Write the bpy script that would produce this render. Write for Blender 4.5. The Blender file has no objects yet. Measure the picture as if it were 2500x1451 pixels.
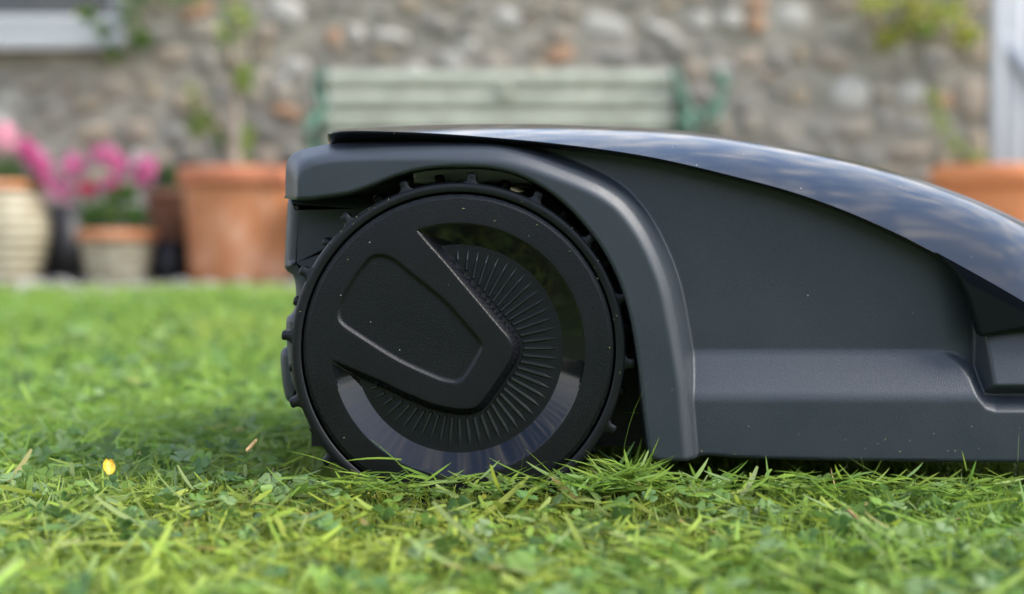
import bpy, math, random
import numpy as np
from mathutils import Vector, Matrix, Euler
from mathutils.geometry import delaunay_2d_cdt

random.seed(7)
rng = np.random.default_rng(7)
scene = bpy.context.scene
COL = scene.collection
R = math.radians

# ------------------------------------------------------------------ camera
FPX = 3472.0                      # focal length in photo pixels (photo 2500 wide)
CAM = (0.0, 0.0, 0.214)
PITCH = math.atan(155.5 / FPX)
Y0 = 1.033                        # nearest side plane of the mower
cam = bpy.data.cameras.new('camera')
cam.sensor_width = 36.0
cam.lens = 36.0 * FPX / 2500.0
cam.clip_start = 0.02
cam.clip_end = 500.0
cam.dof.use_dof = True
cam.dof.focus_distance = 1.035
cam.dof.aperture_fstop = 3.1
camo = bpy.data.objects.new('camera', cam)
camo.location = CAM
camo.rotation_euler = (math.pi / 2 - PITCH, 0, 0)
COL.objects.link(camo)
scene.camera = camo

# ------------------------------------------------------------------ world
SUN_EL, SUN_AZ = R(46), R(104)       # azimuth measured from +Y towards +X
world = bpy.data.worlds.new('World')
scene.world = world
world.use_nodes = True
nt = world.node_tree
nt.nodes.clear()
wo = nt.nodes.new('ShaderNodeOutputWorld')
bg = nt.nodes.new('ShaderNodeBackground')
sky = nt.nodes.new('ShaderNodeTexSky')
sky.sky_type = 'NISHITA'
sky.sun_disc = False
sky.sun_elevation = SUN_EL
sky.sun_rotation = SUN_AZ
sky.air_density = 1.0
sky.dust_density = 0.8
bg.inputs['Strength'].default_value = 0.14
# broken cloud, projected on a flat layer overhead
tc = nt.nodes.new('ShaderNodeTexCoord')
sep = nt.nodes.new('ShaderNodeSeparateXYZ')
nt.links.new(tc.outputs['Generated'], sep.inputs[0])
mx = nt.nodes.new('ShaderNodeMath'); mx.operation = 'MAXIMUM'; mx.inputs[1].default_value = 0.0
nt.links.new(sep.outputs['Z'], mx.inputs[0])
ad = nt.nodes.new('ShaderNodeMath'); ad.operation = 'ADD'; ad.inputs[1].default_value = 0.22
nt.links.new(mx.outputs[0], ad.inputs[0])
dx = nt.nodes.new('ShaderNodeMath'); dx.operation = 'DIVIDE'
dy = nt.nodes.new('ShaderNodeMath'); dy.operation = 'DIVIDE'
nt.links.new(sep.outputs['X'], dx.inputs[0]); nt.links.new(ad.outputs[0], dx.inputs[1])
nt.links.new(sep.outputs['Y'], dy.inputs[0]); nt.links.new(ad.outputs[0], dy.inputs[1])
cmb = nt.nodes.new('ShaderNodeCombineXYZ')
nt.links.new(dx.outputs[0], cmb.inputs[0]); nt.links.new(dy.outputs[0], cmb.inputs[1])
no = nt.nodes.new('ShaderNodeTexNoise')
no.inputs['Scale'].default_value = 17.0
no.inputs['Detail'].default_value = 9
no.inputs['Roughness'].default_value = 0.62
no.inputs['Distortion'].default_value = 0.5
nt.links.new(cmb.outputs[0], no.inputs['Vector'])
cr = nt.nodes.new('ShaderNodeValToRGB')
cr.color_ramp.elements[0].position = 0.515
cr.color_ramp.elements[1].position = 0.66
lowc = nt.nodes.new('ShaderNodeMapRange')          # cloud banks close up towards the horizon
lowc.inputs['From Min'].default_value = 0.0; lowc.inputs['From Max'].default_value = 0.55
lowc.inputs['To Min'].default_value = 0.16; lowc.inputs['To Max'].default_value = 0.0
nt.links.new(sep.outputs['Z'], lowc.inputs['Value'])
ad2 = nt.nodes.new('ShaderNodeMath'); ad2.operation = 'ADD'
nt.links.new(no.outputs['Fac'], ad2.inputs[0]); nt.links.new(lowc.outputs[0], ad2.inputs[1])
nt.links.new(ad2.outputs[0], cr.inputs[0])
mix = nt.nodes.new('ShaderNodeMix'); mix.data_type = 'RGBA'
nt.links.new(cr.outputs[0], mix.inputs['Factor'])
nt.links.new(sky.outputs[0], mix.inputs['A'])
mix.inputs['B'].default_value = (7.6, 7.1, 6.6, 1)
nt.links.new(mix.outputs['Result'], bg.inputs['Color'])
nt.links.new(bg.outputs[0], wo.inputs[0])

# ------------------------------------------------------------------ sun (veiled)
sl = bpy.data.lights.new('sun', 'SUN')
sl.energy = 1.6
sl.angle = R(26)
sl.color = (1.0, 0.95, 0.87)
so = bpy.data.objects.new('sun', sl)
sd = Vector((math.sin(SUN_AZ) * math.cos(SUN_EL), math.cos(SUN_AZ) * math.cos(SUN_EL), math.sin(SUN_EL)))
so.rotation_euler = sd.to_track_quat('Z', 'Y').to_euler()
so.location = (3, 2, 5)
COL.objects.link(so)

scene.view_settings.view_transform = 'Standard'
scene.view_settings.look = 'None'
scene.view_settings.gamma = 1.0
scene.view_settings.exposure = 1.68
scene.render.engine = 'CYCLES'

# ================================================================== helpers
CA, SA = math.cos(PITCH), math.sin(PITCH)

def P(u, v, Y):
    """world point seen at photo position (u, v) standing at distance Y"""
    a = (np.asarray(u, float) - 1250.0) / FPX
    b = (725.5 - np.asarray(v, float)) / FPX
    Y = np.asarray(Y, float)
    t = Y / (CA + b * SA)
    X = a * t
    Z = CAM[2] + t * (b * CA - SA)
    return X, Y + 0 * X, Z

def PV(u, v, Y):
    x, y, z = P(u, v, Y)
    return Vector((float(x), float(y), float(z)))

def tag(o, label=None, cat=None, group=None, kind=None):
    if label: o['label'] = label
    if cat: o['category'] = cat
    if group: o['group'] = group
    if kind: o['kind'] = kind
    return o

def empty(name, loc, label, cat, group=None):
    o = bpy.data.objects.new(name, None)
    o.empty_display_size = 0.1
    o.location = loc
    COL.objects.link(o)
    tag(o, label, cat, group)
    return o

def mk(name, verts, faces, mat, parent=None, smooth=True, loc=None, local=False):
    """verts are world positions unless local; children get parent's location subtracted"""
    me = bpy.data.meshes.new(name)
    verts = np.asarray(verts, dtype=np.float64).reshape(-1, 3)
    off = np.zeros(3)
    if parent is not None and not local:
        p = parent
        while p is not None:
            off = off + np.array(p.location); p = p.parent
    if loc is not None and not local:
        off = off + np.array(loc)
    v = verts if local else verts - off
    me.from_pydata([tuple(a) for a in v.tolist()], [], [tuple(int(i) for i in f) for f in faces])
    me.update()
    if smooth:
        me.shade_smooth()
    if mat: me.materials.append(mat)
    o = bpy.data.objects.new(name, me)
    if loc is not None: o.location = loc
    o.parent = parent
    COL.objects.link(o)
    return o

class MB:
    def __init__(s): s.v = []; s.f = []
    def add(s, vs, fs):
        n = len(s.v); s.v += [tuple(a) for a in vs]; s.f += [tuple(i + n for i in f) for f in fs]
    def box(s, x0, x1, y0, y1, z0, z1, bev=0.0):
        b = min(bev, (x1-x0)*.45, (y1-y0)*.45, (z1-z0)*.45)
        if b <= 0:
            vs = [(x, y, z) for x in (x0, x1) for y in (y0, y1) for z in (z0, z1)]
            fs = [(0,1,3,2),(4,6,7,5),(0,4,5,1),(2,3,7,6),(0,2,6,4),(1,5,7,3)]
            s.add(vs, fs); return
        # chamfered box: 24 verts
        vs = []; idx = {}
        for i, x in enumerate((x0, x1)):
            for j, y in enumerate((y0, y1)):
                for k, z in enumerate((z0, z1)):
                    sx, sy, sz = (b if i == 0 else -b), (b if j == 0 else -b), (b if k == 0 else -b)
                    idx[i, j, k, 0] = len(vs); vs.append((x, y + sy, z + sz))
                    idx[i, j, k, 1] = len(vs); vs.append((x + sx, y, z + sz))
                    idx[i, j, k, 2] = len(vs); vs.append((x + sx, y + sy, z))
        fs = []
        for i in (0, 1): fs.append([idx[i,0,0,0], idx[i,0,1,0], idx[i,1,1,0], idx[i,1,0,0]])
        for j in (0, 1): fs.append([idx[0,j,0,1], idx[0,j,1,1], idx[1,j,1,1], idx[1,j,0,1]])
        for k in (0, 1): fs.append([idx[0,0,k,2], idx[0,1,k,2], idx[1,1,k,2], idx[1,0,k,2]])
        for j in (0, 1):
            for k in (0, 1): fs.append([idx[0,j,k,1], idx[1,j,k,1], idx[1,j,k,2], idx[0,j,k,2]])
        for i in (0, 1):
            for k in (0, 1): fs.append([idx[i,0,k,0], idx[i,1,k,0], idx[i,1,k,2], idx[i,0,k,2]])
            for j in (0, 1): fs.append([idx[i,j,0,0], idx[i,j,1,0], idx[i,j,1,1], idx[i,j,0,1]])
        for i in (0, 1):
            for j in (0, 1):
                for k in (0, 1): fs.append([idx[i,j,k,0], idx[i,j,k,1], idx[i,j,k,2]])
        s.add(vs, fs)
    def tube(s, pts, rad, n=8, cap=True):
        pts = [Vector(p) for p in pts]
        if not hasattr(rad, '__len__'): rad = [rad] * len(pts)
        base = len(s.v)
        for i, p in enumerate(pts):
            d = (pts[min(i+1, len(pts)-1)] - pts[max(i-1, 0)]).normalized()
            a = d.cross(Vector((0, 0, 1)))
            if a.length < 0.05: a = d.cross(Vector((0, 1, 0)))
            a.normalize(); b = d.cross(a).normalized()
            for k in range(n):
                t = 2 * math.pi * k / n
                s.v.append(tuple(p + a * (rad[i] * math.cos(t)) + b * (rad[i] * math.sin(t))))
        for i in range(len(pts) - 1):
            for k in range(n):
                k2 = (k + 1) % n
                s.f.append((base+i*n+k, base+i*n+k2, base+(i+1)*n+k2, base+(i+1)*n+k))
        if cap:
            s.f.append(tuple(base + k for k in range(n)))
            s.f.append(tuple(base + (len(pts)-1)*n + k for k in range(n)))
    def lathe(s, prof, cx, cy, n=48):
        base = len(s.v)
        for (r, z) in prof:
            for k in range(n):
                t = 2 * math.pi * k / n
                s.v.append((cx + r * math.cos(t), cy + r * math.sin(t), z))
        for i in range(len(prof) - 1):
            for k in range(n):
                k2 = (k + 1) % n
                s.f.append((base+i*n+k, base+i*n+k2, base+(i+1)*n+k2, base+(i+1)*n+k))
    def build(s, name, mat, parent=None, smooth=True, loc=None):
        o = mk(name, s.v, s.f, mat, parent, smooth, loc)
        fixn(o)
        return o

import bmesh
def fixn(o):
    bm = bmesh.new(); bm.from_mesh(o.data)
    bmesh.ops.recalc_face_normals(bm, faces=bm.faces)
    bm.to_mesh(o.data); bm.free()

def crom(pts, step=6.0, closed=False):
    """Catmull-Rom through points, resampled"""
    p = np.array(pts, float); out = []
    n = len(p)
    rng_ = range(n if closed else n - 1)
    for i in rng_:
        if closed:
            a, b, c, d = p[(i-1) % n], p[i], p[(i+1) % n], p[(i+2) % n]
        else:
            a, b, c, d = p[max(i-1, 0)], p[i], p[i+1], p[min(i+2, n-1)]
        L = np.linalg.norm(c - b); m = max(1, int(round(L / step)))
        for k in range(m):
            t = k / m
            # centripetal-ish: limit tangents
            tb = (c - a) * 0.5; tc_ = (d - b) * 0.5
            lb = np.linalg.norm(tb); lc = np.linalg.norm(tc_)
            if lb > L: tb = tb * (L / lb)
            if lc > L: tc_ = tc_ * (L / lc)
            h00 = 2*t**3-3*t**2+1; h10 = t**3-2*t**2+t; h01 = -2*t**3+3*t**2; h11 = t**3-t**2
            out.append(h00*b + h10*tb + h01*c + h11*tc_)
    if not closed: out.append(p[-1])
    return np.array(out)

def dist_poly(q, pl, closed=False):
    a = pl; b = np.roll(pl, -1, axis=0)
    if not closed: a = pl[:-1]; b = pl[1:]
    best = np.full(len(q), 1e18)
    for i in range(len(a)):
        ab = b[i] - a[i]; L2 = ab @ ab
        if L2 < 1e-12: continue
        t = np.clip(((q - a[i]) @ ab) / L2, 0, 1)
        d = q - (a[i] + t[:, None] * ab)
        best = np.minimum(best, (d * d).sum(1))
    return np.sqrt(best)

def inside(q, pl):
    x, y = q[:, 0], q[:, 1]
    c = np.zeros(len(q), bool)
    n = len(pl)
    for i in range(n):
        x1, y1 = pl[i]; x2, y2 = pl[(i + 1) % n]
        if y1 == y2: continue
        cond = ((y1 > y) != (y2 > y)) & (x < (x2 - x1) * (y - y1) / (y2 - y1) + x1)
        c ^= cond
    return c

def smax(a, b, k):
    h = np.maximum(k - np.abs(a - b), 0) / k
    return np.maximum(a, b) + h * h * k * 0.25
def smin(a, b, k): return -smax(-np.asarray(a), -np.asarray(b), k)

def cdt(points, loops, closed, margin):
    """triangulate grid points + constraint polylines"""
    pts = np.asarray(points)
    for lp, cl in zip(loops, closed):
        keep = dist_poly(pts, lp, cl) > margin
        pts = pts[keep]
    vs = [Vector((float(a), float(b))) for a, b in pts]
    edges = []
    for lp, cl in zip(loops, closed):
        n0 = len(vs)
        vs += [Vector((float(a), float(b))) for a, b in lp]
        m = len(lp)
        for i in range(m - 1): edges.append((n0 + i, n0 + i + 1))
        if cl: edges.append((n0 + m - 1, n0))
    r = delaunay_2d_cdt(vs, edges, [], 0, 1e-4)
    V = np.array([(a.x, a.y) for a in r[0]])
    T = np.array([tuple(f) for f in r[2] if len(f) == 3])
    return V, T

def sub(V, T, mask):
    T = T[mask]
    used = np.unique(T)
    m = -np.ones(len(V), int); m[used] = np.arange(len(used))
    return used, m[T]

# ================================================================== materials
def newmat(name):
    m = bpy.data.materials.new(name); m.use_nodes = True
    nt = m.node_tree; b = nt.nodes['Principled BSDF']
    return m, nt, b

def plastic(name, col, rough, grain=0.0, gscale=2600, spec=0.5, var=0.0, dust=0.0):
    m, nt, b = newmat(name)
    b.inputs['Base Color'].default_value = (*col, 1)
    b.inputs['Roughness'].default_value = rough
    b.inputs['Specular IOR Level'].default_value = spec
    t = nt.nodes.new('ShaderNodeTexCoord')
    if grain > 0:
        n = nt.nodes.new('ShaderNodeTexNoise'); n.inputs['Scale'].default_value = gscale
        n.inputs['Detail'].default_value = 2
        nt.links.new(t.outputs['Object'], n.inputs['Vector'])
        bp = nt.nodes.new('ShaderNodeBump'); bp.inputs['Strength'].default_value = grain
        bp.inputs['Distance'].default_value = 0.0003
        nt.links.new(n.outputs['Fac'], bp.inputs['Height'])
        nt.links.new(bp.outputs[0], b.inputs['Normal'])
    if var > 0:
        n2 = nt.nodes.new('ShaderNodeTexNoise'); n2.inputs['Scale'].default_value = 22
        n2.inputs['Detail'].default_value = 6
        nt.links.new(t.outputs['Object'], n2.inputs['Vector'])
        mr = nt.nodes.new('ShaderNodeMapRange')
        mr.inputs['From Min'].default_value = 0.3; mr.inputs['From Max'].default_value = 0.7
        mr.inputs['To Min'].default_value = rough - var; mr.inputs['To Max'].default_value = rough + var
        nt.links.new(n2.outputs['Fac'], mr.inputs['Value'])
        nt.links.new(mr.outputs[0], b.inputs['Roughness'])
    if dust > 0:
        vo = nt.nodes.new('ShaderNodeTexVoronoi'); vo.inputs['Scale'].default_value = 140
        nt.links.new(t.outputs['Object'], vo.inputs['Vector'])
        lt = nt.nodes.new('ShaderNodeMath'); lt.operation = 'LESS_THAN'; lt.inputs[1].default_value = 0.07
        nt.links.new(vo.outputs['Distance'], lt.inputs[0])
        sp = nt.nodes.new('ShaderNodeSeparateColor'); nt.links.new(vo.outputs['Color'], sp.inputs[0])
        gt = nt.nodes.new('ShaderNodeMath'); gt.operation = 'GREATER_THAN'; gt.inputs[1].default_value = 1 - dust
        nt.links.new(sp.outputs[0], gt.inputs[0])
        mu = nt.nodes.new('ShaderNodeMath'); mu.operation = 'MULTIPLY'
        nt.links.new(lt.outputs[0], mu.inputs[0]); nt.links.new(gt.outputs[0], mu.inputs[1])
        mc = nt.nodes.new('ShaderNodeMix'); mc.data_type = 'RGBA'
        mc.inputs['A'].default_value = (*col, 1); mc.inputs['B'].default_value = (0.35, 0.36, 0.3, 1)
        nt.links.new(mu.outputs[0], mc.inputs['Factor'])
        nt.links.new(mc.outputs['Result'], b.inputs['Base Color'])
    return m

def noisy(name, c1, c2, scale, rough=0.85, bump=0.3, c3=None, detail=6, dist=0.01, objrand=False):
    m, nt, b = newmat(name)
    t = nt.nodes.new('ShaderNodeTexCoord')
    n = nt.nodes.new('ShaderNodeTexNoise'); n.inputs['Scale'].default_value = scale
    n.inputs['Detail'].default_value = detail
    nt.links.new(t.outputs['Object'], n.inputs['Vector'])
    r = nt.nodes.new('ShaderNodeValToRGB')
    r.color_ramp.elements[0].position = 0.35; r.color_ramp.elements[0].color = (*c1, 1)
    r.color_ramp.elements[1].position = 0.65; r.color_ramp.elements[1].color = (*c2, 1)
    if c3:
        e = r.color_ramp.elements.new(0.5); e.color = (*c3, 1)
    nt.links.new(n.outputs['Fac'], r.inputs[0])
    nt.links.new(r.outputs[0], b.inputs['Base Color'])
    b.inputs['Roughness'].default_value = rough
    bp = nt.nodes.new('ShaderNodeBump'); bp.inputs['Strength'].default_value = bump
    bp.inputs['Distance'].default_value = dist
    nt.links.new(n.outputs['Fac'], bp.inputs['Height']); nt.links.new(bp.outputs[0], b.inputs['Normal'])
    return m

def leafmat(name, rough=0.45, trans=0.35, spec=0.4):
    """colour comes from the per-leaf colour attribute"""
    m, nt, b = newmat(name)
    a = nt.nodes.new('ShaderNodeAttribute'); a.attribute_name = 'tint'
    nt.links.new(a.outputs['Color'], b.inputs['Base Color'])
    b.inputs['Roughness'].default_value = rough
    b.inputs['Specular IOR Level'].default_value = spec
    tr = nt.nodes.new('ShaderNodeBsdfTranslucent')
    hs = nt.nodes.new('ShaderNodeHueSaturation'); hs.inputs['Value'].default_value = 1.5
    hs.inputs['Saturation'].default_value = 0.98; hs.inputs['Hue'].default_value = 0.49
    nt.links.new(a.outputs['Color'], hs.inputs['Color']); nt.links.new(hs.outputs[0], tr.inputs[0])
    ms = nt.nodes.new('ShaderNodeMixShader'); ms.inputs[0].default_value = trans
    nt.links.new(b.outputs[0], ms.inputs[1]); nt.links.new(tr.outputs[0], ms.inputs[2])
    nt.links.new(ms.outputs[0], nt.nodes['Material Output'].inputs[0])
    return m

M_BODY = plastic('body_plastic', (0.029, 0.036, 0.045), 0.40, 0.65, 1750, 0.5, 0.09, 0.012)
M_CAP = plastic('cap_plastic', (0.0032, 0.0038, 0.0050), 0.38, 1.0, 1400, 0.34, 0.06, 0.05)
M_GLOSS = plastic('gloss_black', (0.005, 0.005, 0.007), 0.07, 0, 1, 0.38, 0.03)
M_RUB = plastic('tyre_rubber', (0.006, 0.007, 0.0085), 0.46, 0.35, 1300, 0.30, 0.08, 0.12)
M_DARK = plastic('inner_black', (0.012, 0.012, 0.013), 0.6)
M_LID = plastic('lid_lacquer', (0.005, 0.006, 0.009), 0.10, 0, 1, 0.19, 0.02, 0.10)
M_LIGHTGAP = plastic('pale_light_gap', (0.75, 0.75, 0.82), 0.35)  # pale colour stands in for light showing through the arch

# ================================================================== ground
M_SOIL = noisy('soil', (0.05, 0.075, 0.015), (0.10, 0.14, 0.03), 60, 0.95, 0.4)
g = MB()
g.add([(-70, -70, 0), (70, -70, 0), (70, 70, 0), (-70, 70, 0)], [(0, 1, 2, 3)])
tag(g.build('lawn_ground', M_SOIL, smooth=False), kind='structure')
M_BED = noisy('gravel_bed', (0.12, 0.11, 0.09), (0.30, 0.27, 0.23), 40, 0.9, 0.5)
g = MB(); g.add([(-9, 4.1, .004), (9, 4.1, .004), (9, 6.6, .004), (-9, 6.6, .004)], [(0, 1, 2, 3)])
tag(g.build('path', M_BED, smooth=False), kind='structure')

# ================================================================== mower
mower = empty('robot_mower', (0.1, Y0 + 0.2, 0.0),
              'dark grey robotic lawn mower with glossy blue-black lid and big cleated rear wheel', 'lawn mower')

# ---- side shell, one relief
OUT = crom([(697,490),(697,440),(698,410),(704,388),(722,372),(760,360),(820,350),(900,344),(1000,340),
            (1100,338),(1170,338),(1220,341),(1270,351),(1320,366),(1380,388),(1440,412),(1490,437),(1540,474),
            (1590,537),(1631,614),(1661,697),(1680,788),(1692,860),(1703,930),(1710,1000),(1716,1070),(1722,1150)], 8)
OUTPOLY = np.vstack([OUT, [(1722,1400),(697,1400)]])
LEDX = [1500, 2270, 2310, 2340, 2368, 2390, 2408, 2430, 3000]
LEDY = [857, 857, 863, 876, 900, 932, 953, 960, 960]

OUTT = np.vstack([[(500,470),(600,400),(660,382)], OUT[(OUT[:, 0] > 735) & (OUT[:, 1] < 3000)]])
def shell_h(q):
    u, v = q[:, 0], q[:, 1]
    yl = np.interp(u, LEDX, LEDY)
    hA = (v - yl + 5) * 0.36
    hB = 5.0 + (v - 883) / 102.0 * 15.0
    hC = 18.0 + (v - 985) * 0.004
    led = smin(hA, smin(hB, hC, 2.2), 1.0)
    pan = -np.clip((u - 2270) / 110.0, 0, 1) ** 2 * 6.0 + 0 * u
    pan = pan + np.clip((v - 420) / 430, 0, 1) * 1.5
    base = smax(pan, led, 1.8)
    bul = smin(smin(0.45 * (u - 2388), 9.0 + (v - 820) * 0.075, 3.0), 0.8 * (958 - v) + 6, 3.0)
    base = smax(base, bul, 2.5)
    st = dist_poly(q, OUTT) * np.where(inside(q, np.vstack([OUTT, [(1722,1400),(500,1400)]])), 1, -1)
    s = smin(st, (u - 695.0) * 1.15, 46.0)
    w = np.interp(u, [690, 760, 1200, 1500, 1700], [16, 22, 34, 33, 30])
    hf = smin(s * 1.05, smin(22.5 + (s - 17) * 8.5 / w, 31.0 - 0*s, 2.4), 6.0)
    h = smax(base, hf, 4.0)
    h = h - np.clip((u - 2560) / 380.0, 0, 1) ** 2.5 * 70
    return h

LIDLOW_PTS = [(786,322),(830,319),(1000,323),(1150,332),(1300,345),(1400,356),(1500,369),(1600,386),(1700,408),(1800,433),
              (1900,459),(2000,491),(2100,530),(2200,575),(2260,606),(2300,627)]
arch = [(693,484),(720,488),(760,486),(850,473),(905,455),(960,433),(1020,416),(1080,409),(1140,408),(1200,412),
        (1260,426),(1320,455),(1370,491),(1420,541),(1470,607),(1510,683),(1535,760),(1549,830),(1559,900),(1566,960),
        (1573,1020),(1579,1070),(1584,1104)]
o1 = OUT[(OUT[:, 0] <= 1262) & (OUT[:, 1] < 484)]
topb = crom([(1290,346),(1400,345),(1500,357),(1600,374),(1700,396),(1800,420),(1900,446),(2000,478),(2100,518),
             (2200,562),(2270,600),(2330,645),(2400,690),(2500,745),(2700,790),(2900,830),(2945,960),(2940,1125)], 8)
bot = crom([(2925,1132),(2500,1130),(2200,1127),(2000,1124),(1800,1118),(1735,1113),(1712,1114),(1692,1121),(1668,1126),
            (1610,1125),(1590,1117),(1584,1104)], 6)
archc = crom(arch, 5)[::-1][1:]
SHELL = np.vstack([o1, topb, bot, archc])
gx, gy = np.meshgrid(np.arange(690, 2600, 4.0), np.arange(334, 1134, 4.0))
gp = np.column_stack([gx.ravel(), gy.ravel()])
gp = gp + (np.floor(gp[:, 1:2] / 4).astype(int) % 2) * np.array([[2.0, 0]])
gx2, gy2 = np.meshgrid(np.arange(2600, 2960, 12.0), np.arange(600, 1134, 12.0))
gp = np.vstack([gp, np.column_stack([gx2.ravel(), gy2.ravel()])])
gp = gp[inside(gp, SHELL)]
V, T = cdt(gp, [SHELL], [True], 2.0)
cen = V[T].mean(1)
keep = inside(cen, SHELL)
used, T2 = sub(V, T, keep)
V = V[used]
def shell_pos(q, extra=0.0):
    h = shell_h(q)
    # small rolled edge on free borders
    dB = dist_poly(q, SHELL, True)
    fr = 7.0
    roll = np.where(dB < fr, (fr - np.sqrt(np.maximum(fr*fr - (fr - dB)**2, 0))) * 0.3, 0)
    Y = Y0 + (31.0 - h + roll) / 1000.0 + extra
    return np.column_stack(P(q[:, 0], q[:, 1], Y))
pos = shell_pos(V)
faces = [tuple(t) for t in T2.tolist()]
# turned-back border
nb = len(SHELL)
bpos = shell_pos(SHELL)
back = bpos.copy()
isarch = (SHELL[:, 0] < 1600) & (np.arange(nb) >= nb - len(archc))
deep = np.where(isarch, 0.030, 0.012)
lefttop = np.arange(nb) < len(o1)
deep = np.where(lefttop, 0.075, deep)
back[:, 1] += deep
n0 = len(pos)
pos = np.vstack([pos, bpos, back])
for i in range(nb):
    j = (i + 1) % nb
    faces.append((n0 + i, n0 + j, n0 + nb + j, n0 + nb + i))
shell = mk('side_shell', pos, faces, M_BODY, mower)
fixn(shell)
# far side: the same moulding mirrored
YC = Y0 + 0.20
fs_ = shell.copy(); COL.objects.link(fs_); fs_.parent = mower
fs_.scale = (1, -1, 1)

# ---- chassis core
def prism(name, pxpoly, Ya, Yb, mat, parent, inset=0.0, bev=None, Yref=None):
    """outline (photo positions at Yref) extruded from Ya to Yb with rounded near/far rims"""
    Yr = Ya if Yref is None else Yref
    pl = np.array(pxpoly, float)
    X, _, Z = P(pl[:, 0], pl[:, 1], Yr)
    n = len(pl)
    c = np.array([X.mean(), Z.mean()])
    rows = []
    b = bev or 0.0
    secs = [(Yb, 0.0), (Ya, 0.0)] if b == 0 else [(Yb, b), (Yb - b*.3, b*.3), (Yb - b, 0), (Ya + b, 0), (Ya + b*.62, b*.08), (Ya + b*.3, b*.3), (Ya + b*.08, b*.62), (Ya, b), (Ya, b + .0006)]
    # inward normals in XZ
    Q = np.column_stack([X, Z])
    e = np.roll(Q, -1, 0) - np.roll(Q, 1, 0)
    nn = np.column_stack([-e[:, 1], e[:, 0]]); nn /= np.linalg.norm(nn, axis=1)[:, None] + 1e-12
    area = 0.5 * np.sum(Q[:, 0] * np.roll(Q[:, 1], -1) - np.roll(Q[:, 0], -1) * Q[:, 1])
    if area < 0: nn = -nn
    verts = []; fcs = []
    for (yy, ins) in secs:
        q = Q + nn * ins
        for i in range(n): verts.append((q[i, 0], yy, q[i, 1]))
    for r_ in range(len(secs) - 1):
        for i in range(n):
            j = (i + 1) % n
            fcs.append((r_*n+i, r_*n+j, (r_+1)*n+j, (r_+1)*n+i))
    fcs.append(tuple(range(n))); fcs.append(tuple((len(secs)-1)*n + i for i in range(n)))
    o = mk(name, verts, fcs, mat, parent); fixn(o)
    for p_ in o.data.polygons:
        if len(p_.vertices) > 6: p_.use_smooth = False
    return o
prism('chassis', [(760,470),(1000,440),(1250,470),(1330,470),(1420,560),(1560,560),(1900,560),(2300,740),(2600,840),(2800,930),(2800,1090),
                  (760,1090)], Y0 + 0.075, Y0 + 0.325, M_DARK, mower)
prism('underdeck', [(1600,520),(1720,470),(2000,560),(2250,680),(2400,800),(2700,900),(2800,980),(2780,1085),(1640,1085)],
      Y0 + 0.043, Y0 + 0.357, M_DARK, mower)
prism('light_gap_block', [(1010,419),(1060,410),(1240,408),(1300,425),(1300,447),(1010,447)], Y0 + 0.062, Y0 + 0.20, M_LIGHTGAP, mower, bev=0.003)  # pale block added to imitate the light gap above the tyre

# ---- rear panel and bumper seen past the wheel
rp = crom([(1100,470),(900,476),(720,480),(700,486),(696,520),(692,590),(690,655),(697,664),(710,672),(717,700),(716,750),(706,768),(696,776),(693,800),
      (696,850),(700,900),(712,950),(740,975),(1100,975)], 12)
rear = prism('rear_panel', rp, Y0 + 0.062, Y0 + 0.34, M_BODY, mower, bev=0.010)
bp_ = crom([(800,850),(712,846),(692,850),(682,862),(681,890),(686,940),(694,975),(704,986),(730,990),(800,992)], 8)
prism('rear_bumper', bp_, Y0 + 0.072, Y0 + 0.33, M_BODY, mower, bev=0.008)

# ---- lid
TOP_PTS = [(770,333),(778,327),(800,322),(850,315),(900,311),(1000,306),(1100,303),(1250,301.5),(1400,304),(1500,308),(1600,313),(1700,321),
           (1800,333),(1900,348.5),(2000,366),(2100,386),(2200,409),(2300,437),(2400,470),(2500,508),(2600,553),(2700,606),
           (2790,670),(2860,745),(2900,820)]
LOW_PTS = LIDLOW_PTS + [(2400,682),(2500,740),(2600,801),(2700,866),(2800,936),(2900,1010)]
YE = Y0 + 0.010                     # lid edge
YC = Y0 + 0.20                      # centre line
YS = Y0 + 0.11                      # about where the skyline forms
tp = crom(TOP_PTS, 8); lw = crom(LOW_PTS, 8)
tX, _, tZ = P(tp[:, 0], tp[:, 1], YS)
lX, _, lZ = P(lw[:, 0], lw[:, 1], YE)
Xs = np.concatenate([np.linspace(lX[0], lX[0] + 0.012, 7)[:-1], np.arange(lX[0] + 0.012, 0.50, 0.0035)])
zt_target = np.interp(Xs, tX, tZ); zl = np.interp(Xs, lX, lZ)
_k = np.hanning(13); _k /= _k.sum()
_z = np.interp(np.arange(-6, len(Xs) + 6), np.arange(len(Xs)), zl); _z[:6] = zl[0] - (zl[6:0:-1] - zl[0]); _z[-6:] = 2 * zl[-1] - zl[-2:-8:-1]
zl = np.convolve(_z, _k, 'valid')
# the lid narrows to its rear and front ends
t_end = np.clip((Xs - lX[0]) / 0.035, 0, 1); narrow = (1 - np.sqrt(np.maximum(1 - (1 - t_end) ** 2, 0))) * 0.03
t_f = np.clip((Xs - 0.36) / 0.16, 0, 1); narrow = narrow + t_f ** 2.4 * 0.12
NU = 56
uu = np.linspace(0, 1, NU) ** 1.35
def section(H, p=2.1): return H[:, None] * (1 - (1 - uu[None, :]) ** p)
H = np.maximum(zt_target - zl, 0.001)
tang = (zt_target - CAM[2]) / YS       # target slope of sight line
Yg = (YE + narrow)[:, None] + uu[None, :] * (YC - YE - narrow)[:, None]
for it in range(12):
    Zg = zl[:, None] + section(H)
    m = ((Zg - CAM[2]) / Yg).max(1)
    # compare in projected height at column; correct
    H = np.maximum(H + (tang - m) * YS, 0.0006)
k5 = np.ones(9) / 9
H = np.convolve(np.pad(H, 4, mode='edge'), k5, 'valid')
Zg = zl[:, None] + section(H)
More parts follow.
